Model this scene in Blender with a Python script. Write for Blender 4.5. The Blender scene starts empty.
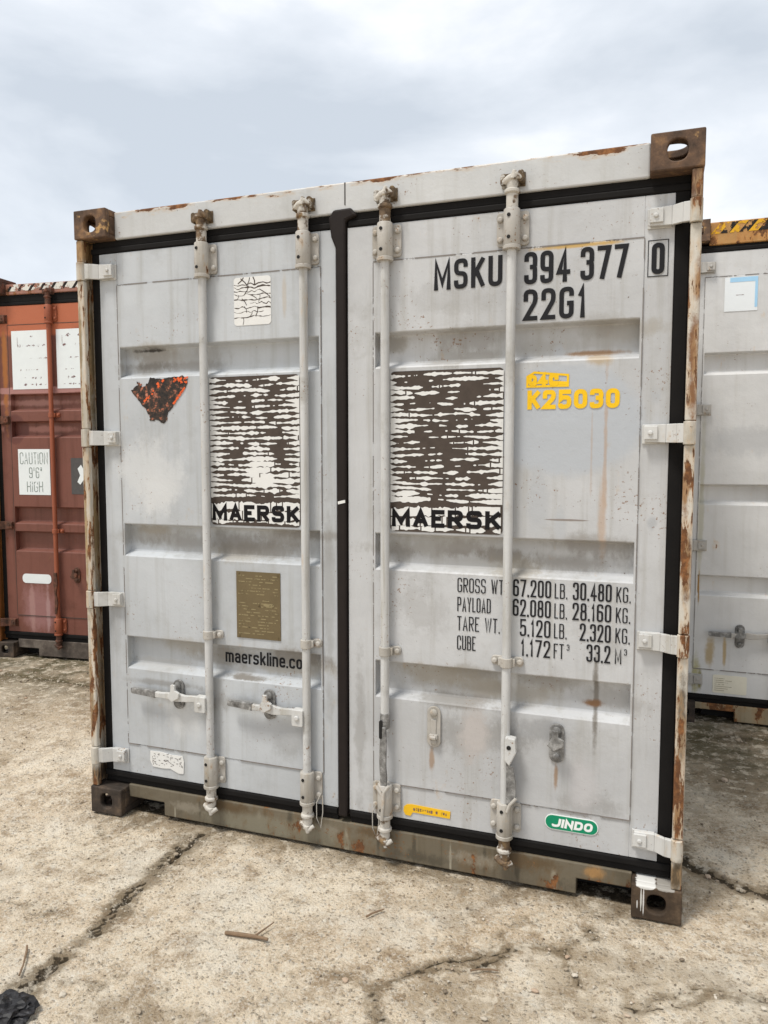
import bpy, bmesh, math, random
import numpy as np
from mathutils import Vector
R = math.radians
SC = bpy.context.scene
COL = SC.collection

# ------------------------------------------------------------------ camera
cam = bpy.data.objects.new('camera', bpy.data.cameras.new('camera'))
COL.objects.link(cam); SC.camera = cam
cam.data.sensor_fit = 'VERTICAL'; cam.data.sensor_height = 36.0
cam.data.lens = 36.0 * 755.7 / 1024.0
cam.data.clip_start = 0.05; cam.data.clip_end = 3000
cam.location = (2.315, -2.614, 1.581)
cam.rotation_euler = (R(90 - 4.399), 0, R(19.698))

# ------------------------------------------------------------------ sky
SKYOFF = (9.5, 1.8, 18.83)
SUN_EL, SUN_AZ = 66.0, 214.0          # azimuth clockwise from +Y, behind the camera on its left
world = bpy.data.worlds.new('World'); SC.world = world; world.use_nodes = True
wt = world.node_tree; wt.nodes.clear()
def wn(t, **k):
    n = wt.nodes.new(t)
    for a, b in k.items(): setattr(n, a, b)
    return n
sky = wn('ShaderNodeTexSky', sky_type='NISHITA', sun_disc=False)
sky.sun_elevation = R(SUN_EL); sky.sun_rotation = R(SUN_AZ)
bg1 = wn('ShaderNodeBackground'); bg1.inputs[1].default_value = 0.12
wt.links.new(sky.outputs[0], bg1.inputs[0])
tc = wn('ShaderNodeTexCoord'); mp = wn('ShaderNodeMapping')
mp.inputs['Scale'].default_value = (1.0, 1.0, 2.4); mp.inputs['Location'].default_value = SKYOFF
wt.links.new(tc.outputs['Generated'], mp.inputs[0])
nz = wn('ShaderNodeTexNoise'); nz.inputs['Scale'].default_value = 2.0; nz.inputs['Detail'].default_value = 7; nz.inputs['Roughness'].default_value = 0.53
nz.inputs['Distortion'].default_value = 0.25
wt.links.new(mp.outputs[0], nz.inputs[0])
cr = wn('ShaderNodeValToRGB')
cr.color_ramp.elements[0].position = 0.36; cr.color_ramp.elements[0].color = (0.575, 0.625, 0.685, 1)
cr.color_ramp.elements[1].position = 0.60; cr.color_ramp.elements[1].color = (0.96, 0.97, 0.98, 1)
e = cr.color_ramp.elements.new(0.50); e.color = (0.76, 0.80, 0.85, 1)
wt.links.new(nz.outputs[0], cr.inputs[0])
bg2 = wn('ShaderNodeBackground'); bg2.inputs[1].default_value = 0.92
wt.links.new(cr.outputs[0], bg2.inputs[0])
mx = wn('ShaderNodeMixShader'); mx.inputs[0].default_value = 0.9
wt.links.new(bg1.outputs[0], mx.inputs[1]); wt.links.new(bg2.outputs[0], mx.inputs[2])
wo = wn('ShaderNodeOutputWorld'); wt.links.new(mx.outputs[0], wo.inputs[0])

# ------------------------------------------------------------------ sun
sun = bpy.data.objects.new('sun', bpy.data.lights.new('sun', 'SUN')); COL.objects.link(sun)
sun.data.energy = 2.5; sun.data.angle = R(13); sun.data.color = (1.0, 0.965, 0.905)
az, el = R(SUN_AZ), R(SUN_EL)
sd = Vector((math.sin(az) * math.cos(el), math.cos(az) * math.cos(el), math.sin(el)))
sun.rotation_euler = (-sd).to_track_quat('-Z', 'Y').to_euler()
sun.location = sd * 30

vs = SC.view_settings
vs.view_transform = 'Standard'; vs.look = 'None'; vs.gamma = 1; vs.use_curve_mapping = False
vs.exposure = 0.38

# ================================================================== materials
class NT:
    def __init__(s, name):
        s.m = bpy.data.materials.new(name); s.m.use_nodes = True
        s.t = s.m.node_tree; s.b = s.t.nodes['Principled BSDF']; s.out = s.t.nodes['Material Output']
        s.co = s.n('ShaderNodeTexCoord').outputs['Object']
    def n(s, typ, **k):
        x = s.t.nodes.new(typ)
        for a, b in k.items(): setattr(x, a, b)
        return x
    def set(s, sock, v):
        if isinstance(v, bpy.types.NodeSocket): s.t.links.new(v, sock)
        elif isinstance(v, (tuple, list)) and len(v) == 3 and sock.type == 'RGBA': sock.default_value = (*v, 1)
        else: sock.default_value = v
    def math(s, op, a, b=0.0, c=None, clamp=False):
        x = s.n('ShaderNodeMath', operation=op, use_clamp=clamp)
        s.set(x.inputs[0], a); s.set(x.inputs[1], b)
        if c is not None: s.set(x.inputs[2], c)
        return x.outputs[0]
    def noise(s, scale, detail=4, rough=0.55, stretch=None, off=(0, 0, 0), dist=0.0):
        x = s.n('ShaderNodeTexNoise')
        x.inputs['Scale'].default_value = scale; x.inputs['Detail'].default_value = detail
        x.inputs['Roughness'].default_value = rough; x.inputs['Distortion'].default_value = dist
        mpn = s.n('ShaderNodeMapping'); mpn.inputs['Scale'].default_value = stretch or (1, 1, 1)
        mpn.inputs['Location'].default_value = off
        s.t.links.new(s.co, mpn.inputs[0]); s.t.links.new(mpn.outputs[0], x.inputs[0])
        return x.outputs[0]
    def step(s, v, a, b):                    # smooth 0..1 between a and b
        x = s.n('ShaderNodeMapRange', interpolation_type='SMOOTHSTEP')
        s.set(x.inputs[0], v); s.set(x.inputs[1], a); s.set(x.inputs[2], b)
        return x.outputs[0]
    def mix(s, f, a, b, mode='MIX'):
        x = s.n('ShaderNodeMix', data_type='RGBA', blend_type=mode)
        s.set(x.inputs[0], f); s.set(x.inputs[6], a); s.set(x.inputs[7], b)
        return x.outputs[2]
    def ramp(s, v, stops):
        x = s.n('ShaderNodeValToRGB'); r = x.color_ramp
        while len(r.elements) < len(stops): r.elements.new(0.5)
        for e, (p, c) in zip(r.elements, stops): e.position = p; e.color = (*c, 1)
        s.set(x.inputs[0], v); return x.outputs[0]
    def xyz(s):
        x = s.n('ShaderNodeSeparateXYZ'); s.t.links.new(s.co, x.inputs[0]); return x.outputs
    def bump(s, h, strength=0.3, dist=0.003):
        x = s.n('ShaderNodeBump'); x.inputs['Strength'].default_value = strength; x.inputs['Distance'].default_value = dist
        s.set(x.inputs['Height'], h); s.t.links.new(x.outputs[0], s.b.inputs['Normal'])
    def fin(s, col, rough=0.5, metal=0.0, spec=0.4):
        s.set(s.b.inputs['Base Color'], col); s.set(s.b.inputs['Roughness'], rough)
        s.set(s.b.inputs['Metallic'], metal); s.b.inputs['Specular IOR Level'].default_value = spec
        return s.m

RUST = [(0.0, (0.035, 0.018, 0.010)), (0.45, (0.13, 0.055, 0.022)), (0.75, (0.30, 0.13, 0.045)), (1.0, (0.42, 0.24, 0.10))]

def paint(name, base, rust=0.0, dirt_shade=0.25, specks=0.5, rough=0.5, blobs=(), rust_top=None, stripe=None, scale=1.0, off=0.0, rscale=13, rstretch=(1, 1, .55)):
    """Weathered paint.  rust: 0..1 share of rusty flakes; rust_top=(z0,z1,k): more flakes up to an edge; blobs: stains and groove shade
    (x, z, rx, rz, colour, strength, raggedness)."""
    t = NT(name); o = (off, off * .7, off * 1.3)
    n1 = t.noise(2.2 * scale, 5, .6, off=o)
    c = t.mix(t.step(n1, .3, .7), tuple(v * .90 for v in base), tuple(min(1, v * 1.06) for v in base))
    st = t.noise(1.0, 4, .6, stretch=(26, 26, 1.3), off=o)
    c = t.mix(t.math('MULTIPLY', t.step(st, .48, .78), dirt_shade), c, tuple(v * w for v, w in zip(base, (.62, .58, .50))))
    n2 = t.noise(5.5 * scale, 7, .68, off=(3 + off, 1, 2))
    c = t.mix(t.math('MULTIPLY', t.step(n2, .52, .74), dirt_shade * 1.2), c, tuple(v * w for v, w in zip(base, (.72, .70, .66))))
    X, Y, Z = t.xyz()
    if blobs:
        rag = t.noise(26, 8, .78, stretch=(1, 1, .6), off=(7, 3, off)); rag2 = t.noise(5, 4, .6, off=(2, 9, off)); rag = t.math('ADD', t.math('MULTIPLY', rag, .7), t.math('MULTIPLY', rag2, .6)); rag = t.math('SUBTRACT', rag, .15)
        for (bx, bz, rx, rz, bc, stg, rg) in blobs:
            dx = t.math('DIVIDE', t.math('SUBTRACT', X, bx), rx); dz = t.math('DIVIDE', t.math('SUBTRACT', Z, bz), rz)
            d = t.math('SQRT', t.math('ADD', t.math('MULTIPLY', dx, dx), t.math('MULTIPLY', dz, dz)))
            d = t.math('ADD', d, t.math('MULTIPLY', t.math('SUBTRACT', rag, .5), rg * 2.2))
            f = t.math('MULTIPLY', t.step(d, 1.05, .35 if rg > .35 else .85), min(1.0, stg * 1.6))
            c = t.mix(f, c, bc)
    # little chips and scuffs, clustered
    if specks > 0:
        ns = t.noise(85, 4, .7, off=(1, off, 4)); cl = t.noise(3.4, 5, .6, off=(9, 2, off))
        f = t.step(t.math('ADD', ns, t.math('MULTIPLY', cl, .55)), .985 - .035 * specks, 1.03 - .035 * specks)
        c = t.mix(t.math('MULTIPLY', f, .85), c, t.mix(t.step(cl, .45, .6), (0.085, 0.07, 0.058), (0.20, 0.10, 0.04)))
    nr = t.noise(rscale, 8, .66, stretch=rstretch, off=(off * 2, 5, 1))
    amt = 0.74 - .42 * rust
    thr = amt
    if rust_top:
        thr = t.math('SUBTRACT', amt, t.math('MULTIPLY', t.step(Z, rust_top[0], rust_top[1]), rust_top[2]))
    f = t.step(t.math('SUBTRACT', nr, thr), 0.0, .03)
    halo = t.step(t.math('SUBTRACT', nr, thr), -.10, .02)
    if rust > 0 or rust_top:
        c = t.mix(t.math('MULTIPLY', halo, .45), c, tuple(v * w for v, w in zip(base, (.95, .66, .38))))
        c = t.mix(f, c, t.ramp(t.noise(30, 5, .7, off=(2, 8, off)), [(p * .7 + .15, q) for p, q in RUST]))
    hb = t.math('ADD', t.math('MULTIPLY', t.noise(70, 3, .6), .25), t.math('ADD', t.math('MULTIPLY', f, -.6), t.math('MULTIPLY', t.noise(4.5, 3, .5), 2.2)))
    t.bump(hb, .5, .006)
    return t.fin(c, t.math('ADD', t.math('MULTIPLY', f, .35), rough), 0, .35)

def rusty(name, lo=(.03, .018, .012), mid=(.09, .05, .03), hi=(.24, .12, .055), scale=16, rough=.75, paintcol=None, pamt=.6, blobs=()):
    t = NT(name)
    c = t.ramp(t.noise(scale, 8, .7), [(.3, lo), (.52, mid), (.72, hi)])
    if paintcol: c = t.mix(t.step(t.noise(9, 7, .65, off=(4, 1, 2)), pamt, pamt + .06), c, paintcol)
    X, Y, Z = t.xyz()
    for (bx, bz, rx, rz, bc) in blobs:
        dx = t.math('DIVIDE', t.math('SUBTRACT', X, bx), rx); dz = t.math('DIVIDE', t.math('SUBTRACT', Z, bz), rz)
        d = t.math('ADD', t.math('ADD', t.math('MULTIPLY', dx, dx), t.math('MULTIPLY', dz, dz)), t.math('MULTIPLY', t.math('SUBTRACT', t.noise(60, 5, .7), .5), 1.6))
        c = t.mix(t.step(d, 1.0, .7), c, bc)
    t.bump(t.noise(55, 5, .7), .5, .003)
    return t.fin(c, rough, .0, .3)

def plain(name, col, rough=.6, metal=0, var=.12, scale=20, bump=.15, spec=.35):
    t = NT(name)
    c = t.mix(t.noise(scale, 5, .6), tuple(v * (1 - var) for v in col), tuple(min(1, v * (1 + var)) for v in col))
    t.bump(t.noise(scale * 4, 3, .6), bump, .002)
    return t.fin(c, rough, metal, spec)

def ink(name, col, wear=.1, rough=.55, scale=28):
    """Stencilled or stuck-on lettering, flaked off in small holes that show what lies beneath."""
    t = NT(name)
    c = t.mix(t.noise(12, 4, .6), tuple(v * .85 for v in col), tuple(min(1, v * 1.15) for v in col))
    t.fin(c, rough, 0, .10)
    if wear > 0:
        tr = t.n('ShaderNodeBsdfTransparent'); ms = t.n('ShaderNodeMixShader')
        hole = t.step(t.noise(scale, 7, .72), .70 - wear, .72 - wear)
        t.t.links.new(hole, ms.inputs[0]); t.t.links.new(t.b.outputs[0], ms.inputs[1]); t.t.links.new(tr.outputs[0], ms.inputs[2])
        t.t.links.new(ms.outputs[0], t.out.inputs[0])
    return t.m

GREYW = (0.465, 0.483, 0.498)
TAN = (.42, .33, .22); ORS = (.29, .18, .10); DK = (.20, .185, .165); LG = (.43, .44, .45); WH = (.58, .585, .58)
_r = random.Random(77)
def shade_smudges(x0, x1, zs, n):  # grime in the grooves, also painted in to darken the recesses like shade
    out = []
    for z0, z1 in zs:
        for i in range(n):
            k = _r.choice(((.30, .285, .26), (.36, .35, .33), (.22, .20, .175), (.33, .30, .25)))
            out.append((_r.uniform(x0, x1), _r.uniform(z0 + .02, z1 - .01), _r.uniform(.07, .24), _r.uniform(.025, .06), k, _r.uniform(.25, .5), 1.1))
    return out
GZ = ((1.900, 2.028), (1.145, 1.282), (.652, .792))
door_blobs_left = shade_smudges(.2, 1.08, GZ, 8) + [(.30, 2.015, .10, .010, (.05, .045, .04), .7, 1.3), (.55, .55, .30, .05, DK, .22, 1.3), (.95, .42, .10, .12, DK, .2, 1.4), (.3, 1.5, .2, .2, WH, .4, 1.3)] + [(.95, 2.19, .012, .10, TAN, .25, .8), (.33, 1.40, .10, .14, WH, .5, .8), (.62, 1.2, .5, .06, DK, .25, 1.0),
    (.30, 1.95, .16, .025, DK, .55, 1.1), (.72, 1.21, .14, .05, DK, .35, 1.0), (.9, 0.45, .18, .07, LG, .5, .9),
    (.45, .45, .12, .10, WH, .45, 1.1), (1.03, .43, .012, .10, ORS, .7, .8), (.62, .60, .05, .3, DK, .25, .9), (.36, .60, .22, .018, DK, .35, .9),
    (1.13, 1.0, .03, .5, DK, .22, 1.0), (.12, .9, .03, .4, DK, .15, 1.0), (.75, .66, .10, .01, DK, .8, 1.1)]
door_blobs_right = shade_smudges(1.33, 2.25, GZ, 9) + [(1.75, .55, .2, .09, DK, .3, 1.4), (1.50, 1.0, .12, .12, DK, .18, 1.4), (2.1, .35, .12, .06, DK, .25, 1.4), (1.6, 2.13, .2, .06, DK, .12, 1.4), (1.26, .5, .03, .4, DK, .25, 1.2)] + [(2.02, 1.70, .27, .20, (.42, .442, .468), .85, .16), (1.93, 1.40, .045, .15, (.42, .43, .44), .75, .9), (2.01, 1.33, .03, .09, LG, .8, .8),
    (2.155, 1.62, .009, .34, (.40, .30, .23), .45, 1.1), (2.11, 1.62, .006, .20, (.40, .33, .28), .4, 1.1), (2.15, 1.35, .018, .16, (.44, .33, .25), .45, .9),
    (2.14, .72, .012, .20, DK, .7, .9), (2.13, .70, .05, .02, (.22, .12, .06), .8, .9), (2.13, 1.9, .05, .03, TAN, .5, .9), (2.1, 1.925, .12, .012, ORS, .6, .9),
    (2.05, 2.28, .17, .010, (.50, .33, .12), .75, .9), (1.72, .56, .07, .13, (.45, .42, .40), .7, 1.0), (1.95, .60, .10, .05, (.33, .33, .33), .6, 1.0),
    (1.62, .66, .20, .03, DK, .4, 1.0), (2.1, .40, .07, .12, (.47, .46, .46), .6, 1.0), (1.42, 1.2, .09, .05, DK, .35, 1.0), (2.03, 1.2, .2, .05, DK, .30, 1.0),
    (2.31, 1.77, .03, .04, (.40, .41, .42), .6, .9), (2.31, 1.35, .02, .03, (.40, .41, .42), .6, .9), (1.55, .43, .012, .05, ORS, .45, .9), (2.01, .43, .010, .06, ORS, .5, .9),
    (2.03, 1.352, .075, .004, (.25, .22, .2), .7, .3), (1.99, 1.94, .03, .03, LG, .8, .8), (1.85, .90, .02, .3, WH, .5, .8)]
M = {}
M['door_left'] = paint('grey white door paint', GREYW, .02, .42, .6, blobs=door_blobs_left, off=1.0)
M['door_right'] = paint('warm white door paint', (.485, .489, .492), .03, .48, 1.1, blobs=door_blobs_right, off=4.0)
M['white'] = paint('white steel paint', (.52, .52, .51), .10, .3, .8, off=2.0)
M['header'] = paint('white header paint', (.52, .525, .52), .06, .25, .6, rust_top=(2.545, 2.592, .24), off=3.0, rstretch=(.5, 1, 1.6))
SB = [(.40 + .027 * i + .011 * math.sin(i * 7.3), .03 + .05 * abs(math.sin(i * 2.1)), .006 + .010 * abs(math.sin(i * 3.7)), .05 + .04 * abs(math.sin(i * 1.3)), ((.07, .06, .042) if i % 3 else (.33, .30, .23)), .55, .9) for i in range(0, 64, 5)] + [(.25 + .21 * i, .04 + .03 * (i % 3), .13, .035, ((.085, .072, .05), (.24, .21, .16), (.11, .075, .04))[i % 3], .6, 1.4) for i in range(10)]
M['sill'] = paint('grimy sill paint', (.150, .126, .088), .34, 1.0, 1.8, off=5.0, rscale=10, blobs=SB + [(.9, .05, .5, .05, (.20, .18, .13), .6, 1.0), (2.15, .10, .05, .03, (.35, .20, .08), .7, .9)])
BR = (.12, .06, .03); BR2 = (.20, .095, .04)
M['post'] = paint('flaking post paint', (.54, .505, .44), .49, 1.0, 2.2, off=6.0, rscale=17, rstretch=(1.5, 1.5, .33), blobs=[
    (2.42, 2.43, .06, .09, BR, .95, .5), (2.42, 1.88, .02, .22, BR2, .75, 1.2), (2.43, 2.12, .02, .10, BR2, .7, .9), (2.41, 1.47, .014, .13, BR2, .6, 1.3), (2.42, 1.22, .02, .14, BR, .7, 1.0),
    (2.415, .40, .015, .14, BR2, .7, 1.3), (2.42, .17, .04, .07, (.10, .07, .04), .9, .7), (2.42, .70, .02, .2, (.10, .08, .06), .6, 1.0),
    (.02, 2.43, .06, .09, (.24, .14, .06), .9, .5), (.012, 2.0, .012, .35, (.25, .19, .11), .7, 1.0), (.012, 1.25, .012, .3, (.30, .22, .12), .7, 1.0), (.015, .55, .015, .3, (.22, .17, .11), .7, 1.0), (.02, .16, .05, .06, (.07, .05, .035), .9, .6)])
M['hinge'] = paint('hinge paint', (.55, .545, .525), .12, .7, 1.4, off=7.0)
M['rod'] = paint('rod paint', (.52, .52, .51), .12, .9, 1.3, off=8.0, rstretch=(1, 1, .3))
M['gear'] = paint('scuffed gear paint', (.42, .395, .355), .20, .9, 1.6, off=9.0, rscale=22)
M['cam'] = rusty('rusty painted cam', (.045, .03, .02), (.15, .10, .06), (.32, .21, .10), 34, .7, (.50, .47, .42), .46)
M['keeper'] = rusty('rusty cam keeper', (.035, .025, .016), (.11, .075, .042), (.28, .19, .085), 40, .75, (.52, .50, .46), .53)
M['steel'] = rusty('worn galvanised steel', (.07, .066, .062), (.20, .195, .185), (.42, .41, .395), 38, .5)
M['casting'] = rusty('brown rusty casting', (.030, .020, .014), (.115, .068, .042), (.34, .19, .085), 10, .75, (.45, .27, .11), .585)
M['casting_low'] = rusty('dark grimy casting', (.016, .013, .010), (.050, .037, .028), (.13, .09, .06), 11, .75)
M['casting_lr'] = rusty('dirty brown casting', (.020, .014, .010), (.060, .040, .025), (.15, .10, .06), 11, .75, blobs=[(2.322, .118, .034, .012, (.62, .61, .58)), (2.308, .07, .0028, .045, (.55, .54, .5)), (2.316, .065, .0025, .052, (.6, .58, .55)), (2.296, .05, .0025, .015, (.5, .48, .45)), (2.385, .118, .03, .008, (.3, .28, .25))])
M['gasket'] = plain('black rubber', (.011, .010, .0095), .75, var=.3, spec=.12)
M['gasket_mid'] = plain('brown black rubber', (.017, .0125, .011), .65, var=.3, spec=.18)
M['dark'] = plain('dark hole', (.012, .011, .010), .8)
M['seam'] = ink('grimy weld seam', (.22, .20, .185), .17, .7, 14)
M['seam_dark'] = plain('dark joint', (.05, .045, .04), .8)
M['ink'] = ink('black lettering film', (.020, .020, .022), .02, .5)
M['ink_worn'] = ink('worn black lettering', (.022, .022, .024), .05, .5, 20)
M['yellow'] = ink('yellow stencil', (.82, .50, .02), .05, .5, 40)
M['adhesive'] = plain('brown sticker adhesive', (.072, .056, .046), .7, var=.3, scale=30, spec=.15)
M['film'] = plain('white sticker film', (.70, .695, .67), .5, var=.06, scale=30)
M['maersk'] = ink('black sticker lettering', (.012, .011, .012), .0)
M['plate'] = plain('brown data plate', (.155, .118, .062), .45, .3, var=.25, scale=14)
M['plate_text'] = ink('worn plate lettering', (.27, .22, .12), .15, .5, 60)
M['green'] = plain('green badge', (.0, .235, .115), .4, var=.08)
M['badge_white'] = plain('badge white', (.80, .82, .80), .4, var=.04)
M['ysticker'] = plain('yellow sticker', (.78, .46, .015), .45, var=.1)
M['tar'] = rusty('black tar', (.004, .004, .005), (.014, .013, .014), (.05, .05, .055), 40, .5)
M['stick'] = plain('dry wood', (.19, .125, .075), .8, var=.4, scale=60)
# the red container
REDC = (.235, .062, .036)
M['red'] = paint('faded red oxide paint', (.172, .064, .045), .08, .8, 1.2, off=11, blobs=[(.36, .40, .17, .26, (.27, .13, .12), .75, .7), (.30, .40, .03, .26, (.35, .20, .18), .5, .9), (.44, .40, .02, .24, (.36, .22, .21), .5, .9),
    (.36, 2.62, .6, .16, (.42, .125, .058), .9, .3), (.36, 1.97, .5, .03, (.33, .16, .13), .6, .9), (.36, 1.77, .5, .03, (.33, .15, .12), .6, .9), (.20, 1.77, .10, .12, (.12, .04, .03), .6, .25), (.13, 2.2, .03, .5, (.33, .12, .03), .7, .9), (.36, 2.06, .5, .03, (.36, .18, .16), .8, .3)])
M['red_rod'] = paint('red rod paint', (.30, .085, .04), .12, .4, .6, off=12, rstretch=(1, 1, .4))
M['red_gear'] = rusty('red rusty gear', (.03, .018, .012), (.10, .045, .028), (.24, .08, .045), 22)
M['red_post'] = paint('orange brown post', (.30, .12, .035), .2, .5, .6, off=13)
M['red_sill'] = rusty('grimy red sill', (.04, .032, .026), (.10, .08, .065), (.20, .17, .14), 10)
M['red_header'] = paint('red header', (.33, .165, .125), .42, .5, .8, off=14)
M['stripe_white'] = ink('worn white stripe', (.66, .64, .58), .20, .6, 26)
M['stripe_black'] = ink('worn black stripe', (.025, .022, .02), .15, .6, 24)
M['stripe_yellow'] = ink('worn yellow stripe', (.66, .36, .03), .19, .6, 26)
M['sheet'] = plain('bleached paper', (.72, .76, .76), .6, var=.05)
M['sheet_text'] = ink('faded grey lettering', (.22, .26, .24), .13, .6, 50)
M['sheet_mark'] = ink('worn print', (.20, .12, .12), .2, .6, 70)
M['notice'] = plain('dark notice', (.075, .07, .068), .6, var=.3, scale=40)
# the grey container
M['grey'] = paint('light grey paint', (.60, .595, .585), .05, .25, .3, off=21, blobs=[(.20, .42, .035, .13, (.40, .30, .16), .55, .8), (.28, .42, .014, .14, (.42, .30, .14), .55, .7), (.15, .25, .02, .09, (.22, .19, .06), .8, .9), (.125, .28, .03, .16, (.40, .37, .20), .6, .8),
    (.13, 1.3, .02, .6, (.42, .40, .30), .4, .9), (.13, .8, .006, .13, (.33, .18, .05), .7, .9), (.35, 1.65, .25, .10, (.45, .45, .45), .5, .9)])
M['grey_header'] = paint('yellowed header', (.46, .25, .085), .46, .6, .6, off=22)
M['grey_sill'] = paint('rusty grey sill', (.32, .26, .17), .5, .7, 1, off=23, rscale=9)
M['grey_gear'] = paint('grey gear paint', (.42, .40, .37), .2, .5, .8, off=24, rscale=22)
M['paper_white'] = plain('white paper label', (.76, .79, .80), .5, var=.03)
M['paper_blue'] = plain('blue label film', (.36, .60, .80), .4, var=.08)
M['label_cream'] = plain('cream label', (.74, .70, .58), .5, var=.08)

# ================================================================== mesh helpers
class MB:
    def __init__(s): s.v = []; s.f = []
    def add(s, vs, fs):
        o = len(s.v); s.v += [tuple(v) for v in vs]; s.f += [tuple(i + o for i in f) for f in fs]; return s
    def box(s, x0, x1, y0, y1, z0, z1):
        return s.add([(x0, y0, z0), (x1, y0, z0), (x1, y1, z0), (x0, y1, z0), (x0, y0, z1), (x1, y0, z1), (x1, y1, z1), (x0, y1, z1)],
                     [(0, 3, 2, 1), (4, 5, 6, 7), (0, 1, 5, 4), (1, 2, 6, 5), (2, 3, 7, 6), (3, 0, 4, 7)])
    def tube(s, pts, rad, n=14):
        """Swept round bar through pts; rad a number or one per point."""
        pts = [Vector(p) for p in pts]; k = len(pts)
        rs = rad if isinstance(rad, (list, tuple)) else [rad] * k
        vs, fs = [], []; prev = None
        for i, p in enumerate(pts):
            d = (pts[min(i + 1, k - 1)] - pts[max(i - 1, 0)])
            if d.length < 1e-9: d = prev or Vector((0, 0, 1))
            d = d.normalized(); prev = d
            a = Vector((0, 1, 0)) if abs(d.y) < .9 else Vector((1, 0, 0))
            u = d.cross(a).normalized(); w = d.cross(u).normalized()
            for j in range(n):
                t = 2 * math.pi * j / n
                vs.append(p + (u * math.cos(t) + w * math.sin(t)) * rs[i])
        for i in range(k - 1):
            for j in range(n):
                a, b = i * n + j, i * n + (j + 1) % n
                fs.append((a, b, b + n, a + n))
        fs.append(tuple(range(n))[::-1]); fs.append(tuple(range((k - 1) * n, k * n)))
        return s.add(vs, fs)
    def prism(s, poly, y0, y1):
        """poly: (x,z) outline seen from the front, extruded in depth."""
        n = len(poly)
        vs = [(x, y0, z) for x, z in poly] + [(x, y1, z) for x, z in poly]
        fs = [tuple(range(n)), tuple(range(2 * n - 1, n - 1, -1))] + [((i + 1) % n, i, i + n, (i + 1) % n + n) for i in range(n)]
        return s.add(vs, fs)
    def sheet(s, poly, y):
        return s.add([(x, y, z) for x, z in poly], [tuple(range(len(poly)))])
    def holed(s, frame, w, h, t, rx, ry, p=2.6, n=32):
        """Plate w x h x t with a rounded hole; frame(a,b,c) maps plate axes to a point."""
        ang = sorted(set([2 * math.pi * i / n for i in range(n)] + [math.atan2(sy * h, sx * w) % (2 * math.pi) for sx in (1, -1) for sy in (1, -1)]))
        k = len(ang); vs, fs = [], []
        for a in ang:
            c, q = math.cos(a), math.sin(a)
            m = min(w / 2 / abs(c) if abs(c) > 1e-9 else 9, h / 2 / abs(q) if abs(q) > 1e-9 else 9)
            r = (abs(c / rx) ** p + abs(q / ry) ** p) ** (-1 / p)
            for (rr, d) in ((m, 0), (m, t), (r, 0), (r, t)):
                vs.append(frame(rr * c, rr * q, d))
        for i in range(k):
            a, b = 4 * i, 4 * ((i + 1) % k)
            fs += [(a, b, b + 2, a + 2), (b + 1, a + 1, a + 3, b + 3), (b, a, a + 1, b + 1), (a + 2, b + 2, b + 3, a + 3)]
        return s.add(vs, fs)
    def build(s, name, mat, parent=None, bevel=0, smooth=False, seg=2, recalc=True):
        me = bpy.data.meshes.new(name); me.from_pydata(s.v, [], s.f)
        if recalc:
            bm = bmesh.new(); bm.from_mesh(me); bmesh.ops.recalc_face_normals(bm, faces=bm.faces); bm.to_mesh(me); bm.free()
        o = bpy.data.objects.new(name, me); COL.objects.link(o)
        if mat: me.materials.append(M[mat] if isinstance(mat, str) else mat)
        o.parent = parent
        if bevel:
            b = o.modifiers.new('bevel', 'BEVEL'); b.width = bevel; b.segments = seg; b.limit_method = 'ANGLE'; b.angle_limit = R(40)
        if smooth:
            for p in me.polygons: p.use_smooth = True
            try: me.set_sharp_from_angle(angle=R(40))
            except Exception: pass
        return o

def rounded(x0, x1, z0, z1, r, n=6):
    out = []
    for cx, cz, a0 in ((x1 - r, z0 + r, -90), (x1 - r, z1 - r, 0), (x0 + r, z1 - r, 90), (x0 + r, z0 + r, 180)):
        for i in range(n + 1):
            a = R(a0 + 90 * i / n); out.append((cx + r * math.cos(a), cz + r * math.sin(a)))
    return out

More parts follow.
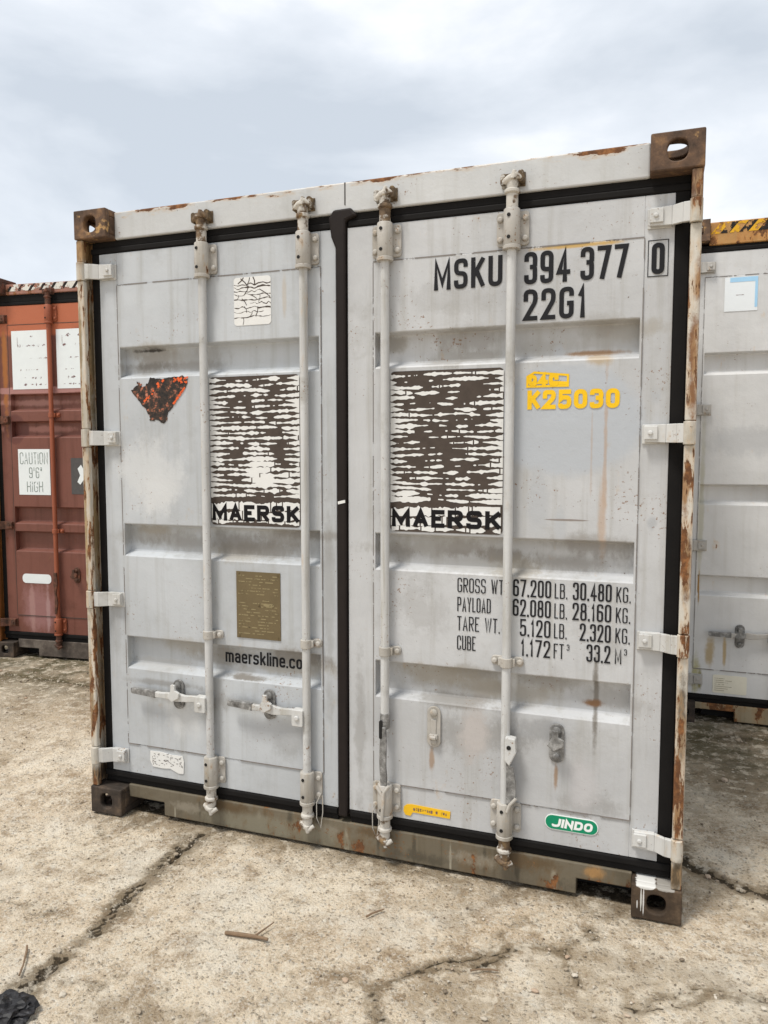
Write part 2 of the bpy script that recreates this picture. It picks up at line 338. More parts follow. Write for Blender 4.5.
# ------------------------------------------------------------------ stroke lettering
def _cl(p): return p + [p[0]]
O_ = ('c', [(0, 0, 1), (1, 0, 1), (1, 1, 1), (0, 1, 1)])
GL = {
 '0': [O_], 'O': [O_], '1': [[(.12, .76), (.62, 1), (.62, 0)]], '7': [[(0, 1), (1, 1), (.32, 0)]],
 '2': [[(0, .72), (0, 1, 1), (1, 1, 1), (1, .62, .7), (.02, .0), (1, 0)]],
 '3': [[(0, .74), (0, 1, 1), (1, 1, 1), (1, .54, .8), (.4, .54)], [(.4, .54), (1, .54, .8), (1, 0, 1), (0, 0, 1), (0, .26)]],
 '4': [[(.7, 0), (.7, 1), (0, .27), (1.05, .27)]],
 '5': [[(.95, 1), (.06, 1), (.03, .52), (.2, .62, .4), (1, .62, 1), (1, 0, 1), (0, 0, 1), (0, .22)]],
 '6': [[(1, .78), (1, 1, 1), (0, 1, 1), (0, 0, 1), (1, 0, 1), (1, .58, 1), (0.02, .58)]],
 '8': [('c', [(0, 0, 1), (1, 0, 1), (1, .53, 1), (0, .53, 1)]), ('c', [(.06, .53, 1), (.94, .53, 1), (.94, 1, 1), (.06, 1, 1)])],
 '9': [[(0, .22), (0, 0, 1), (1, 0, 1), (1, 1, 1), (0, 1, 1), (0, .42, 1), (.98, .42)]],
 'M': [[(0, 0), (0, 1), (.5, .18), (1, 1), (1, 0)]], 'K': [[(0, 0), (0, 1)], [(1, 1), (.06, .38)], [(.34, .58), (1, 0)]],
 'S': [[(1, .75), (1, 1, 1), (0, 1, 1), (0, .52, .9), (1, .50, .9), (1, 0, 1), (0, 0, 1), (0, .25)]],
 'U': [[(0, 1), (0, 0, 1), (1, 0, 1), (1, 1)]], 'G': [[(1, .74), (1, 1, 1), (0, 1, 1), (0, 0, 1), (1, 0, 1), (1, .48), (.55, .48)]],
 'R': [[(0, 0), (0, 1), (1, 1, 1), (1, .5, 1), (.04, .5)], [(.45, .5), (1, 0)]], 'P': [[(0, 0), (0, 1), (1, 1, 1), (1, .46, 1), (.04, .46)]],
 'W': [[(0, 1), (.25, 0), (.5, .95), (.75, 0), (1, 1)]], 'T': [[(0, 1), (1, 1)], [(.5, .99), (.5, 0)]],
 'A': [[(0, 0), (.5, 1), (1, 0)], [(.18, .30), (.82, .30)]], 'Y': [[(0, 1), (.5, .42), (1, 1)], [(.5, .45), (.5, 0)]],
 'L': [[(0, 1), (0, 0), (1, 0)]], 'D': [('c', [(0, 0), (1, 0, 1), (1, 1, 1), (0, 1)])], 'E': [[(1, 1), (0, 1), (0, 0), (1, 0)], [(0.02, .52), (.85, .52)]],
 'F': [[(1, 1), (0, 1), (0, 0)], [(0.02, .52), (.85, .52)]], 'C': [[(1, .72), (1, 1, 1), (0, 1, 1), (0, 0, 1), (1, 0, 1), (1, .28)]],
 'B': [('c', [(0, 0), (1, 0, .9), (1, .53, .9), (0, .53)]), [(0, .5), (0, 1), (.94, 1, .9), (.94, .53, .9), (.1, .53)]],
 'H': [[(0, 0), (0, 1)], [(1, 0), (1, 1)], [(0.02, .52), (.98, .52)]], 'I': [[(.5, 0), (.5, 1)]], 'N': [[(0, 0), (0, 1), (1, 0), (1, 1)]],
 'J': [[(1, 1), (1, 0, 1), (0, 0, 1), (0, .25)]], 'Q': [O_, [(.6, .25), (1.05, -.05)]],
 'm': [[(0, 0), (0, .7)], [(0, .45), (0, .7, .9), (.5, .7, .9), (.5, 0)], [(.5, .45), (.5, .7, .9), (1, .7, .9), (1, 0)]],
 'a': [[(.05, .52), (.05, .7, 1), (1, .7, 1), (1, 0)], [(1, .40), (0, .40, 1), (0, 0, 1), (1, 0, .8), (1, .15)]],
 'e': [[(0.02, .36), (1, .36), (1, .7, 1), (0, .7, 1), (0, 0, 1), (1, 0, 1), (1, .16)]], 'r': [[(0, 0), (0, .7)], [(0, .4), (0, .7, 1), (1, .69)]],
 's': [[(1, .54), (1, .7, 1), (0, .7, 1), (0, .37, .9), (1, .35, .9), (1, 0, 1), (0, 0, 1), (0, .16)]],
 'k': [[(0, 0), (0, 1)], [(1, .7), (.06, .25)], [(.36, .42), (1, 0)]], 'l': [[(.5, 0), (.5, 1)]], 'i': [[(.5, 0), (.5, .7)], [(.5, .88), (.5, 1)]],
 'n': [[(0, 0), (0, .7)], [(0, .45), (0, .7, .9), (1, .7, .9), (1, 0)]], 'c': [[(1, .52), (1, .7, 1), (0, .7, 1), (0, 0, 1), (1, 0, 1), (1, .18)]],
 'o': [('c', [(0, 0, 1), (1, 0, 1), (1, .7, 1), (0, .7, 1)])],
 '.': [[(.5, -.02), (.5, .08)]], "'": [[(.5, .72), (.5, 1)]], '"': [[(.2, .72), (.2, 1)], [(.8, .72), (.8, 1)]], '-': [[(0, .5), (1, .5)]],
}
NARROW = {'1': .62, 'I': .25, '.': .25, "'": .25, '"': .5, 'i': .25, 'l': .25, 'r': .62, 'm': 1.5, 'M': 1.25, 'W': 1.35, 'T': .92, 'L': .8, 'E': .88, 'F': .88}

def _round(pts, closed, rmax):
    out = []; n = len(pts)
    for i, p in enumerate(pts):
        P = Vector(p[:2]); r = p[2] if len(p) > 2 else 0
        if r <= 0 or (not closed and i in (0, n - 1)): out.append(P); continue
        A = Vector(pts[i - 1][:2]); B = Vector(pts[(i + 1) % n][:2])
        la, lb = (A - P).length, (B - P).length
        d = min(r * rmax, la * .5, lb * .5)
        a = P + (A - P).normalized() * d; b = P + (B - P).normalized() * d
        for k in range(6):
            t = k / 5; out.append(a * (1 - t) ** 2 + P * 2 * t * (1 - t) + b * t * t)
    return out

def stroke(mb, pts, closed, th, y, ext=(1, 1)):
    q = [pts[0]]
    for p in pts[1:]:
        if (p - q[-1]).length > 1e-5: q.append(p)
    if closed and (q[0] - q[-1]).length < 1e-5: q.pop()
    n = len(q); L = []
    if n < 2: return
    if not closed:
        for i, j, on in ((0, 1, ext[0]), (n - 1, n - 2, ext[1])):
            if not on: continue
            d = (q[i] - q[j]).normalized(); q[i] = q[i] + d * th * (.5 if max(abs(d.x), abs(d.y)) > .97 else .3)
    for i in range(n):
        d1 = (q[i] - q[i - 1]) if (closed or i > 0) else (q[1] - q[0])
        d2 = (q[(i + 1) % n] - q[i]) if (closed or i < n - 1) else d1
        d1 = d1.normalized(); d2 = d2.normalized()
        n1 = Vector((-d1.y, d1.x)); n2 = Vector((-d2.y, d2.x)); m = n1 + n2
        if m.length < .2: m = n1
        m = m.normalized(); k = 1 / max(.42, m.dot(n1)); L.append((q[i] + m * th / 2 * k, q[i] - m * th / 2 * k))
    vs = [(a.x, y - 1.5e-5 * i, a.y) for i, (a, b) in enumerate(L)] + [(b.x, y - 1.5e-5 * i, b.y) for i, (a, b) in enumerate(L)]
    fs = [(i, n + i, n + (i + 1) % n, (i + 1) % n) for i in range(n if closed else n - 1)]
    mb.add(vs, fs)

def text(mb, s, x, z, h, w, th, gap, y, slant=0.0, space=.6, fit=None, drop=0.0):
    """Letters of height h, nominal width w, stroke th, from (x,z) rightwards; fit: total width to scale to."""
    def adv(c): return (w * space if c == ' ' else w * NARROW.get(c, 1.0)) + (gap if c != ' ' else 0)
    tot = sum(adv(c) for c in s) - gap
    k = fit / tot if fit else 1.0
    cx = x
    for c in s:
        cw = w * NARROW.get(c, 1.0) * k
        if c != ' ':
            for si, g in enumerate(GL[c]):
                closed = isinstance(g, tuple); g = g[1] if closed else g
                iw, ih = max(cw - th, 1e-4), h - th
                if c in 'il.I\'': iw = 1e-4
                def edge(p, o):
                    if abs(p[0] - o[0]) < .3 * abs(p[1] - o[1]) + 1e-6: return min(abs(p[1] - k_) for k_ in (0, .7, 1)) < .03
                    if abs(p[1] - o[1]) < .1: return min(abs(p[0] - k_) for k_ in (0, 1)) < .06
                    return True
                ext = (edge(g[0], g[1]), edge(g[-1], g[-2])); pts = []
                for p in g:
                    px = cx + (cw - iw) / 2 + p[0] * iw; pz = z + th / 2 + p[1] * ih
                    pts.append((px + slant * (pz - z), pz + drop * (px - x), *(p[2:])))
                stroke(mb, _round(pts, closed, min(iw, ih) * .5), closed, th, y - .0003 * si, ext)
        cx += adv(c) * k
    return cx

# ================================================================== the container kit
W, DEP = 2.438, 6.058
DF = .060                                    # door front behind the castings' face

def casting(name, mat, root, x0, z0, left, top, y0=0.0, front=True, w=.162):
    h, d, t = .118, .178, .028
    b = MB(); cx, cz = x0 + w / 2, z0 + h / 2
    s = 1 if front else -1
    b.holed(lambda a, c, e: (cx + a, y0 + s * e, cz + c), w, h, t, .031, .033)
    xs = x0 if left else x0 + w; q = 1 if left else -1
    b.holed(lambda a, c, e: (xs + q * e, y0 + s * (t + (d - t) / 2 + a), cz + c), d - t, h, t, .038, .026)
    zt = z0 + h if top else z0; r = -1 if top else 1
    xa, xb = (x0 + t, x0 + w) if left else (x0, x0 + w - t)
    b.holed(lambda a, c, e: ((xa + xb) / 2 + a, y0 + s * (t + (d - t) / 2 + c), zt + r * e), xb - xa, d - t, t, .046, .060)
    ya, yb = sorted((y0 + s * t, y0 + s * d))
    za, zb = (z0, z0 + .02) if top else (z0 + h - .02, z0 + h)
    b.box(xa, xb, ya, yb, za, zb)
    xi = (x0 + w - .016, x0 + w) if left else (x0, x0 + .016)
    zi = (z0 + .02, z0 + h - t) if top else (z0 + t, z0 + h - .02)
    b.box(xi[0], xi[1], ya, yb, *zi)
    return b.build(name, mat, root, bevel=.005)

def corrug(x, ya, yb, z0, z1, side):
    """side wall sheet with trapezoid corrugation, outer face at x"""
    b = MB(); pitch = .278; y = ya; prof = []
    while y < yb:
        for dy, dx in ((0, 0), (.070, 0), (.138, .036), (.208, .036), (.278, 0)):
            if y + dy <= yb + 1e-6: prof.append((x + side * dx, y + dy))
        y += pitch
    prof.append((x, yb))
    n = len(prof)
    b.add([(px, py, z0) for px, py in prof] + [(px, py, z1) for px, py in prof], [(i, i + 1, n + i + 1, n + i) for i in range(n - 1)])
    return b

def door_mesh(x0, x1, z0, z1, px0, px1, pz0, pz1, grooves):
    """door leaf: flat frame and a panel pressed with horizontal grooves"""
    b = MB(); yb = DF + .055
    b.box(x0, px0, DF, yb, z0, z1); b.box(px1, x1, DF, yb, z0, z1)
    b.box(px0, px1, DF, yb, pz1, z1); b.box(px0, px1, DF, yb, z0, pz0)
    y0, dp = DF - .003, .044
    prof = [(pz0, DF + .002), (pz0 + .001, y0)]
    gz = []
    for zb, zt in sorted(grooves):
        g = [(zb - .003, y0), (zb + .003, y0 + .004), (zb + .017, y0 + dp - .004), (zb + .023, y0 + dp), (zt - .012, y0 + dp), (zt - .007, y0 + dp - .004), (zt - .001, y0 + .003), (zt + .002, y0)]
        prof += g; gz.append(g)
    prof += [(pz1 - .001, y0), (pz1, DF + .002)]
    gx0, gx1 = px0 + .008, px1 - .008
    n = len(prof)
    b.add([(gx0, y, z) for z, y in prof] + [(gx1, y, z) for z, y in prof], [(i, n + i, n + i + 1, i + 1) for i in range(n - 1)])
    for xa, xb in ((px0, gx0), (gx1, px1)):     # flat margins at both ends of the grooves
        zs = [(pz0, pz1)]
        b.add([(xa, y0, pz0), (xb, y0, pz0), (xb, y0, pz1), (xa, y0, pz1)], [(0, 1, 2, 3)])
        for g in gz: pass
    for g in gz:
        for xx in (gx0, gx1):
            b.add([(xx, y, z) for z, y in g], [tuple(range(len(g)))])
    # returns of the panel edge to the frame
    for xx in (px0, px1): b.add([(xx, y0, pz0), (xx, DF + .002, pz0), (xx, DF + .002, pz1), (xx, y0, pz1)], [(0, 1, 2, 3)])
    b.box(px0, px1, DF + .048, yb, pz0, pz1)
    return b

def bolt(b, x, y, z, r=.011, h=.010):
    b.tube([(x, y, z), (x, y - h * .6, z), (x, y - h, z)], [r, r, r * .65], 10)

def bracket(parent, x, z0, z1, mat, ears=(1, 1), dots=True, w=.056):
    """bearing bracket: sleeve round the rod on a bolted plate"""
    b = MB(); yr = .030
    xl, xr = x - (w if ears[0] else .024), x + (w if ears[1] else .024)
    b.prism(rounded(xl, xr, z0 + .006, z1 - .004, .012), DF - .012, DF - .003)
    b.tube([(x, yr, z0), (x, yr, z0 + .004), (x, yr, z1 - .004), (x, yr, z1)], [.026, .0285, .0285, .026], 20)
    b.tube([(x, yr, z0 - .012), (x, yr, z0 + .002)], .031, 20)
    b.box(x - .026, x + .026, yr, DF - .006, z0 + .004, z1 - .004)
    for s in (-1, 1):
        if ears[(s + 1) // 2]:
            for zz in (z0 + .028, z1 - .028): bolt(b, x + s * .043, DF - .012, zz)
    o = b.build('rod_bracket', mat, parent, bevel=.002, smooth=True)
    if dots:
        for zz in (z0 + .026, z1 - .026):
            MB().tube([(x - .006, yr - .030, zz), (x - .006, yr - .015, zz)], .0065, 10).build('grease_hole', 'dark', parent)
    return o

def cam(parent, x, zb, up, mat, seed=0):
    """cam end of a lock rod: neck, collar, twin lobes and hook"""
    rng = random.Random(seed); s = 1 if up else -1; y = .030; b = MB()
    b.tube([(x, y, zb), (x, y, zb + s * .052)], .0205, 18)
    b.tube([(x, y, zb + s * .048), (x, y, zb + s * .052), (x, y, zb + s * .062), (x, y, zb + s * .066)], [.022, .027, .027, .020], 18)
    z1 = zb + s * .085
    b.tube([(x, y, zb + s * .06), (x, y - .002, z1), (x - .004, y - .004, zb + s * .112)], [.019, .021, .014], 14)
    b.tube([(x - .030, y - .004, z1 + s * .002), (x - .010, y - .012, z1 + s * .010), (x + .014, y - .014, z1 + s * .022), (x + .030, y - .004, z1 + s * .012)], [.010, .014, .013, .009], 10)
    b.tube([(x + .006, y - .018, z1 + s * .008), (x + .010, y - .020, z1 + s * .036)], [.012, .007], 10)
    return b.build('lock_cam', mat, parent, bevel=.0015, smooth=True)

def keeper(parent, x, zc, mat):
    b = MB()
    for s in (-1, 1):
        b.prism(rounded(x + s * .030 - .010, x + s * .030 + .010, zc - .020 + .004 * s, zc + .020 + .004 * s, .009), .018, .054)
    b.box(x - .041, x + .041, .051, .0545, zc - .022, zc + .026)
    return b.build('cam_keeper', mat, parent, bevel=.002)

def guide(parent, x, z, mat, ears=(0, 1)):
    b = MB(); y = .030
    b.tube([(x, y, z - .017), (x, y, z + .017)], .0225, 18)
    for s in (-1, 1):
        if ears[(s + 1) // 2]:
            pts = rounded(min(x + s * .012, x + s * .058), max(x + s * .012, x + s * .058), z - .016, z + .018, .012)
            b.prism(pts, DF - .014, DF - .003); b.box(min(x, x + s * .03), max(x, x + s * .03), y - .002, DF - .006, z - .014, z + .014)
            bolt(b, x + s * .045, DF - .014, z)
    return b.build('rod_guide', mat, parent, bevel=.002, smooth=True)

def hinge(parent, z, left, mat, pm):
    """folded hinge blade bolted to the door, knuckle on the post"""
    f = (lambda x: x) if left else (lambda x: W - x)
    b = MB(); h = .031
    def bx(xa, xb, ya, yb, za, zb): xa, xb = sorted((f(xa), f(xb))); b.box(xa, xb, ya, yb, za, zb)
    # blade as a tapered plate, bent outwards to the pin
    for xa, ya, xb, yb, k0, k1 in ((.018, .006, .060, .014, 1, 1), (.060, .014, .092, .036, 1, .98), (.092, .036, .158, .038, .98, .9)):
        za, zb = h * k0, h * k1; t = .016
        P = [(xa, ya, z - za), (xb, yb, z - zb), (xb, yb, z + zb), (xa, ya, z + za), (xa, ya + t, z - za), (xb, yb + t, z - zb), (xb, yb + t, z + zb), (xa, ya + t, z + za)]
        b.add([(f(p[0]), p[1], p[2]) for p in P], [(0, 1, 2, 3), (7, 6, 5, 4), (0, 4, 5, 1), (1, 5, 6, 2), (2, 6, 7, 3), (3, 7, 4, 0)])
    bx(.118, .160, .030, .0385, z - .020, z + .024)
    bx(.092, .166, .054, DF - .001, z - .034, z + .030)
    bolt(b, f(.140), .030, z + .002, .008, .006)
    o = b.build('hinge', mat, parent, bevel=.003)
    k = MB(); xk = f(.021)
    k.tube([(xk, .014, z - .037), (xk, .014, z + .037)], .0195, 18)
    k.build('hinge_knuckle', pm, parent, bevel=.002, smooth=True)
    return o

def handle_flat(parent, xrod, xtip, z, drop, mat, m_end='steel'):
    """horizontal lever: hub block on the rod, twisted flat bar, flattened grip"""
    b = MB(); s = 1 if xtip < xrod else -1
    def at(t): return xrod + (xtip - xrod) * t
    b.prism(rounded(min(at(.02), at(.155)), max(at(.02), at(.155)), z - .036, z + .030, .006), .004, .040)
    bolt(b, at(.09), .004, z - .002, .011, .007)
    o = b.build('handle_hub', mat, parent, bevel=.003)
    c = MB(); zt = lambda t: z + drop * t
    sec = [(.14, .012, .007), (.30, .013, .008), (.42, .018, .009), (.54, .012, .009), (.62, .010, .010), (.68, .012, .008), (.70, .0145, .009), (.98, .0125, .008), (1.0, .010, .006)]
    def bar(secs, name, mm):
        c = MB(); vs, fs = [], []
        for t, hz, hy in secs:
            x, zz, y = at(t), zt(t) + (.012 if t < .3 else .004), .020 if t > .6 else .026
            vs += [(x, y - hy, zz - hz), (x, y - hy, zz + hz), (x, y + hy, zz + hz), (x, y + hy, zz - hz)]
        for i in range(len(secs) - 1):
            a = 4 * i
            for j in range(4): fs.append((a + j, a + (j + 1) % 4, a + 4 + (j + 1) % 4, a + 4 + j))
        fs += [(0, 1, 2, 3), tuple(range(4 * len(secs) - 1, 4 * len(secs) - 5, -1))]
        c.add(vs, fs); c.build(name, mm, parent, bevel=.002)
    bar(sec[:6], 'door_handle', mat)
    bar([(.672, .015, .0105)] + sec[6:], 'handle_grip', m_end)

def retainer(parent, x, zt, zb, mat, latched=True, m2='steel'):
    """oval handle catch plate"""
    b = MB(); r = .026
    b.prism(rounded(x - r, x + r, zb, zt, r * .98, 8), DF - .012, DF - .0035)
    bolt(b, x, DF - .012, zt - .024, .015, .010); bolt(b, x, DF - .012, zb + .022, .013, .008)
    b.box(x - .010, x + .010, DF - .016, DF - .012, zb + .048, zt - .05)
    b.build('handle_retainer', mat, parent, bevel=.002, smooth=True)
    c = MB()
    if latched:
        zc = zt - .055
        c.prism([(x - .030, zc - .012), (x - .006, zc - .030), (x + .026, zc - .012), (x + .030, zc + .010), (x + .010, zc + .020), (x + .008, zt - .012), (x - .010, zt - .012), (x - .012, zc + .016)], .006, .018)
    else:
        c.prism(rounded(x - .017, x + .017, zb + .034, zb + .052, .006), DF - .026, DF - .008)
        c.tube([(x - .012, DF - .020, zb + .040), (x + .012, DF - .022, zb + .040)], .010, 10)
    c.build('retainer_latch', m2, parent, bevel=.002)

def make_container(spec):
    S = spec; H = S['H']; m = S['mat']
    root = bpy.data.objects.new('shipping_container', None); COL.objects.link(root)
    root.location = S['loc']; root.rotation_euler = (0, 0, R(S['rot']))
    root['label'] = S['label']; root['category'] = 'shipping container'; root['group'] = 'shipping containers'
    cw = S.get('cast_w', .162)
    # castings, posts, rails -------------------------------------------------
    for top in (0, 1):
        for left in (1, 0):
            wd = cw if left else .162
            x0 = 0 if left else W - wd; z0 = H - .118 if top else 0
            casting('corner_casting', m['cast'][top * 2 + (0 if left else 1)], root, x0, z0, left, top, w=wd)
            casting('corner_casting', m['cast'][top * 2], root, x0 if left else W - .162, z0, left, top, y0=DEP, front=False, w=wd)
    hz = S['hinges']
    for left in (1, 0):
        f = (lambda x: x) if left else (lambda x: W - x)
        b = MB()
        def bx(xa, xb, *r): xa, xb = sorted((f(xa), f(xb))); b.box(xa, xb, *r)
        zz = sorted(hz); cuts = [.118] + [v for z in zz for v in (z - .037, z + .037)] + [H - .118]
        bx(.002, .012, .030, .175, .118, H - .118); bx(.012, .040, .080, .092, .118, H - .118)
        bx(.012, .034, .120, .170, .118, H - .118)
        for i in range(0, len(cuts), 2):
            za, zb = cuts[i] + .0015, cuts[i + 1] - .0015
            bx(.004, .037, .006, .030, za, zb)
        o = b.build('corner_post', m['post'], root, bevel=.006)
        bb = MB(); xa, xb = sorted((f(.002), f(.05))); bb.box(xa, xb, DEP - .175, DEP - .03, .118, H - .118); bb.build('corner_post', m['body'], root, bevel=.004)
    b = MB(); b.box(cw, W - .162, .055, .118, S['hdr'][0], S['hdr'][1]); b.box(cw, W - .162, .118, .178, S['hdr'][1] - .06, S['hdr'][1] - .006)
    hd = b.build('header', m['header'], root, bevel=.006)
    # sill with two fork pockets
    sz = S['sill_top']; pk = .070
    pol = [(cw, pk), (.345, pk), (.345, .012), (W - .350, .012), (W - .350, pk), (W - .162, pk), (W - .162, sz), (cw, sz)]
    MB().prism(pol, .055, .115).build('sill', m['sill'], root, bevel=.004)
    # body ------------------------------------------------------------------
    corrug(.012, .178, DEP - .178, .11, H - .06, 1).build('side_wall', m['body'], root)
    corrug(W - .012, .178, DEP - .178, .11, H - .06, -1).build('side_wall', m['body'], root)
    for xx in ((.004, .064), (W - .064, W - .004)):
        MB().box(*xx, .178, DEP - .178, H - .065, H - .005).build('top_rail', m['body'], root, bevel=.004)
        MB().box(*xx, .178, DEP - .178, .015, .13).build('bottom_rail', m['body'], root, bevel=.004)
    MB().box(.064, W - .064, .178, DEP - .06, H - .024, H - .012).build('roof', m['body'], root)
    b = MB(); b.box(.064, W - .064, .13, DEP - .06, .13, .16)
    for i in range(16): b.box(.064, W - .064, .30 + i * .36, .345 + i * .36, .03, .13)
    b.box(.17, W - .17, .16, .20, .004, .13)  # near-black block added behind the fork pockets to make them look dark
    b.build('underframe', 'dark', root)
    MB().box(.05, W - .05, DEP - .05, DEP - .03, .10, H - .06).build('end_wall', m['body'], root)
    # doors -----------------------------------------------------------------
    z0, z1 = S['door_z']; pz0, pz1 = S['panel_z']
    doors = []
    for di in (0, 1):
        x0, x1 = ((.076, 1.165), (1.213, 2.356))[di]
        p0, p1 = ((S.get('px0', .165), 1.103), (1.316, 2.264))[di]
        d = door_mesh(x0, x1, z0, z1, p0, p1, pz0, pz1, S['grooves']).build('door', m['door'][di], root, bevel=.0015, seg=1)
        doors.append(d)
        # caulked seams round the panel
        s = MB(); t = .0022; y = DF - .0042
        for zz in (pz0, pz1): MB().box(p0, p1, y, y + .003, zz - t, zz + t).build('panel_seam', m['seam'], d)
        for xx in (p0, p1): MB().box(xx - .0014, xx + .0014, y, y + .003, pz0 + .003, pz1 - .003).build('panel_seam', m['seam'], d)
        # rubber
        g = MB(); xo = (.036, W - .036)[di]; xi = (x0, x1)[di]
        xa, xb = sorted((xo, xi + (-.001 if di == 0 else .001)))
        g.box(xa, xb, .062, .080, z0 - .006, z1 + .006)
        xm = 1.1885
        g.box(min(xa, x0), (1.163 if di == 0 else xb), .056, .078, z1 + .002, z1 + .026) if di == 0 else g.box(1.216, xb, .056, .078, z1 + .002, z1 + .026)
        g.box(*((xa, 1.163) if di == 0 else (1.216, xb)), .066, .085, z1 + .026, S['hdr'][0] + .002)
        g.box(*((xa, 1.163) if di == 0 else (1.216, xb)), .054, .078, z0 - .028, z0 - .002)
        g.box(*((xa, 1.163) if di == 0 else (1.216, xb)), .064, .085, sz - .002, z0 - .028)
        g.build('gasket', 'gasket', d, bevel=.005)
        for z in hz: hinge(d, z, di == 0, m['hinge'], m['post'])
    # lip seal over the middle gap, on the right door; wider knob at its head
    g = MB(); 
    g.prism([(1.169, z0 - .03), (1.208, z0 - .03), (1.208, z1 - .02), (1.211, z1 + .025), (1.255, z1 + .040), (1.230, z1 + .070), (1.160, z1 + .068), (1.140, z1 + .040), (1.150, z1 - .03), (1.169, z1 - .075)], .046, .072)
    g.box(1.160, 1.216, .070, .086, z0 - .03, z1 + .05)
    g.build('middle_gasket', 'gasket_mid', doors[1], bevel=.008)
    # rods -------------------------------------------------------------------
    zt0, zt1 = S['top_br']; zb0, zb1 = S['low_br']
    for ri, (x, di, cut) in enumerate(S['rods']):
        d = doors[di]; b = MB()
        b.tube([(x, .030, max(cut, zb0)), (x, .030, zt0 + .01)], .0165, 20)
        b.build('locking_rod', m['rod'], d, smooth=True)
        e = (1, 1) if di else (0, 1)
        bracket(d, x, zt0, zt1, m['gear'], e); bracket(d, x, zb0, zb1, m['gear'], e)
        cam(d, x, zt1, True, m['cam'], ri); cam(d, x, zb0, False, m['cam'], ri + 9)
        keeper(hd, x, zt1 + .100, m['header_gear']); 
        for zg in S['guides']: guide(d, x, zg, m['gear'], (0, 1) if ri < 3 else (1, 1))
    return root, doors, hd

# ================================================================== white container
A = dict(H=2.591, loc=(0, 0, 0), rot=0,
    label='nearest container, dirty white with black lettering and two torn square stickers',
    mat=dict(cast=('casting_low', 'casting_lr', 'casting', 'casting'), post='post', header='header', sill='sill', body='white', door=('door_left', 'door_right'), seam='seam', hinge='hinge', rod='rod', gear='gear', cam='cam', header_gear='keeper'),
    hinges=(2.344, 1.648, .952, .256), hdr=(2.474, 2.586), sill_top=.127, door_z=(.180, 2.420), panel_z=(.312, 2.287),
    grooves=((1.900, 2.028), (1.145, 1.282), (.652, .792)), top_br=(2.290, 2.415), low_br=(.200, .322), guides=(.838,),
    rods=((.600, 0, 0), (1.044, 0, 0), (1.372, 1, .53), (1.833, 1, 0)))
rootA, (dL, dR), hdA = make_container(A)
MB().box(1.2035, 1.2075, .0535, .056, 2.502, 2.584).build('header_joint', 'seam_dark', hdA)
# handles, left door closed
handle_flat(dL, .600, .217, .548, .016, 'hinge'); retainer(dL, .435, .626, .500, 'steel', True, 'hinge')
handle_flat(dL, 1.044, .692, .545, .018, 'hinge'); retainer(dL, .868, .630, .506, 'steel', True, 'hinge')
# right door: levers hang down along the rods
b = MB(); x = 1.372
b.tube([(x, .030, .600), (x, .030, .545), (x - .002, .026, .53)], [.0185, .0195, .012], 16)
b.prism([(x - .014, .55), (x + .010, .55), (x + .014, .50), (x + .012, .40), (x + .016, .345), (x + .006, .285), (x - .006, .285), (x - .012, .34), (x - .016, .42), (x - .013, .50)], .006, .017)
b.build('door_handle', 'steel', dR, bevel=.003, smooth=True)
MB().prism(rounded(x - .015, x - .003, .505, .575, .005), .0045, .012).build('handle_slot', 'dark', dR)
b = MB()
b.tube([(x - .026, .006, .318), (x - .004, .000, .292), (x + .002, -.002, .240), (x - .002, 0, .19)], .007, 8)
b.tube([(x + .024, .006, .325), (x + .006, .000, .300), (x + .004, -.003, .240)], .006, 8)
b.build('retaining_wire', 'gear', dR, smooth=True)
x = 1.833
MB().prism([(x + .004, .575), (x + .040, .570), (x + .044, .520), (x + .020, .470), (x + .002, .488)], -.002, .034).build('handle_hub', 'hinge', dR, bevel=.004)
MB().tube([(x + .018, -.004, .538), (x + .018, .01, .538)], .008, 12).build('hub_pin', 'dark', dR)
MB().prism([(x + .006, .478), (x + .032, .468), (x + .042, .41), (x + .044, .345), (x + .030, .318), (x + .008, .322), (x + .008, .40)], .008, .018).build('door_handle', 'steel', dR, bevel=.003)
b = MB(); b.tube([(x + .045, .006, .352), (x + .024, .000, .328), (x + .014, .000, .300)], .006, 8); b.build('retaining_wire', 'gear', dR, smooth=True)
retainer(dR, 1.560, .640, .483, 'gear', False, 'gear'); retainer(dR, 2.012, .628, .487, 'steel', True)
# seal wires hanging at the lower brackets
for d, x in ((dR, 1.335), (dL, 1.098)):
    MB().tube([(x, .044, .235), (x - .014, .030, .20), (x - .012, .026, .14), (x + .004, .028, .10), (x + .010, .036, .16), (x + .006, .044, .225)], .0022, 6).build('seal_wire', 'gear', d, smooth=True)

yt = DF - .0048
# lettering ---------------------------------------------------------------
for nm, tx, x, z, h, w, gp_, fit, yy in (('owner_code', 'MSKU', 1.550, 2.166, .105, .052, .013, .247, yt), ('serial_number', '394 377', 1.873, 2.163, .109, .046, .011, .342, yt),
                                 ('size_code', '22G1', 1.872, 2.040, .106, .048, .0125, .212, yt), ('check_digit', '0', 2.287, 2.166, .100, .040, 0, None, DF - .0022)):
    b = MB(); text(b, tx, x, z, h, w, .0154, gp_, yy, fit=fit, space=.55); b.build(nm, 'ink', dR, recalc=False)
b = MB()
for r in ((2.275, 2.339, 2.1585, 2.161), (2.275, 2.339, 2.2735, 2.276)): b.box(r[0], r[1], DF - .0016, DF - .0006, r[2], r[3])
for r in ((2.275, 2.2775), (2.3365, 2.339)): b.box(r[0], r[1], DF - .0016, DF - .0006, 2.161, 2.2735)
b.build('check_digit_box', 'ink', dR)
b = MB(); lh = .0535
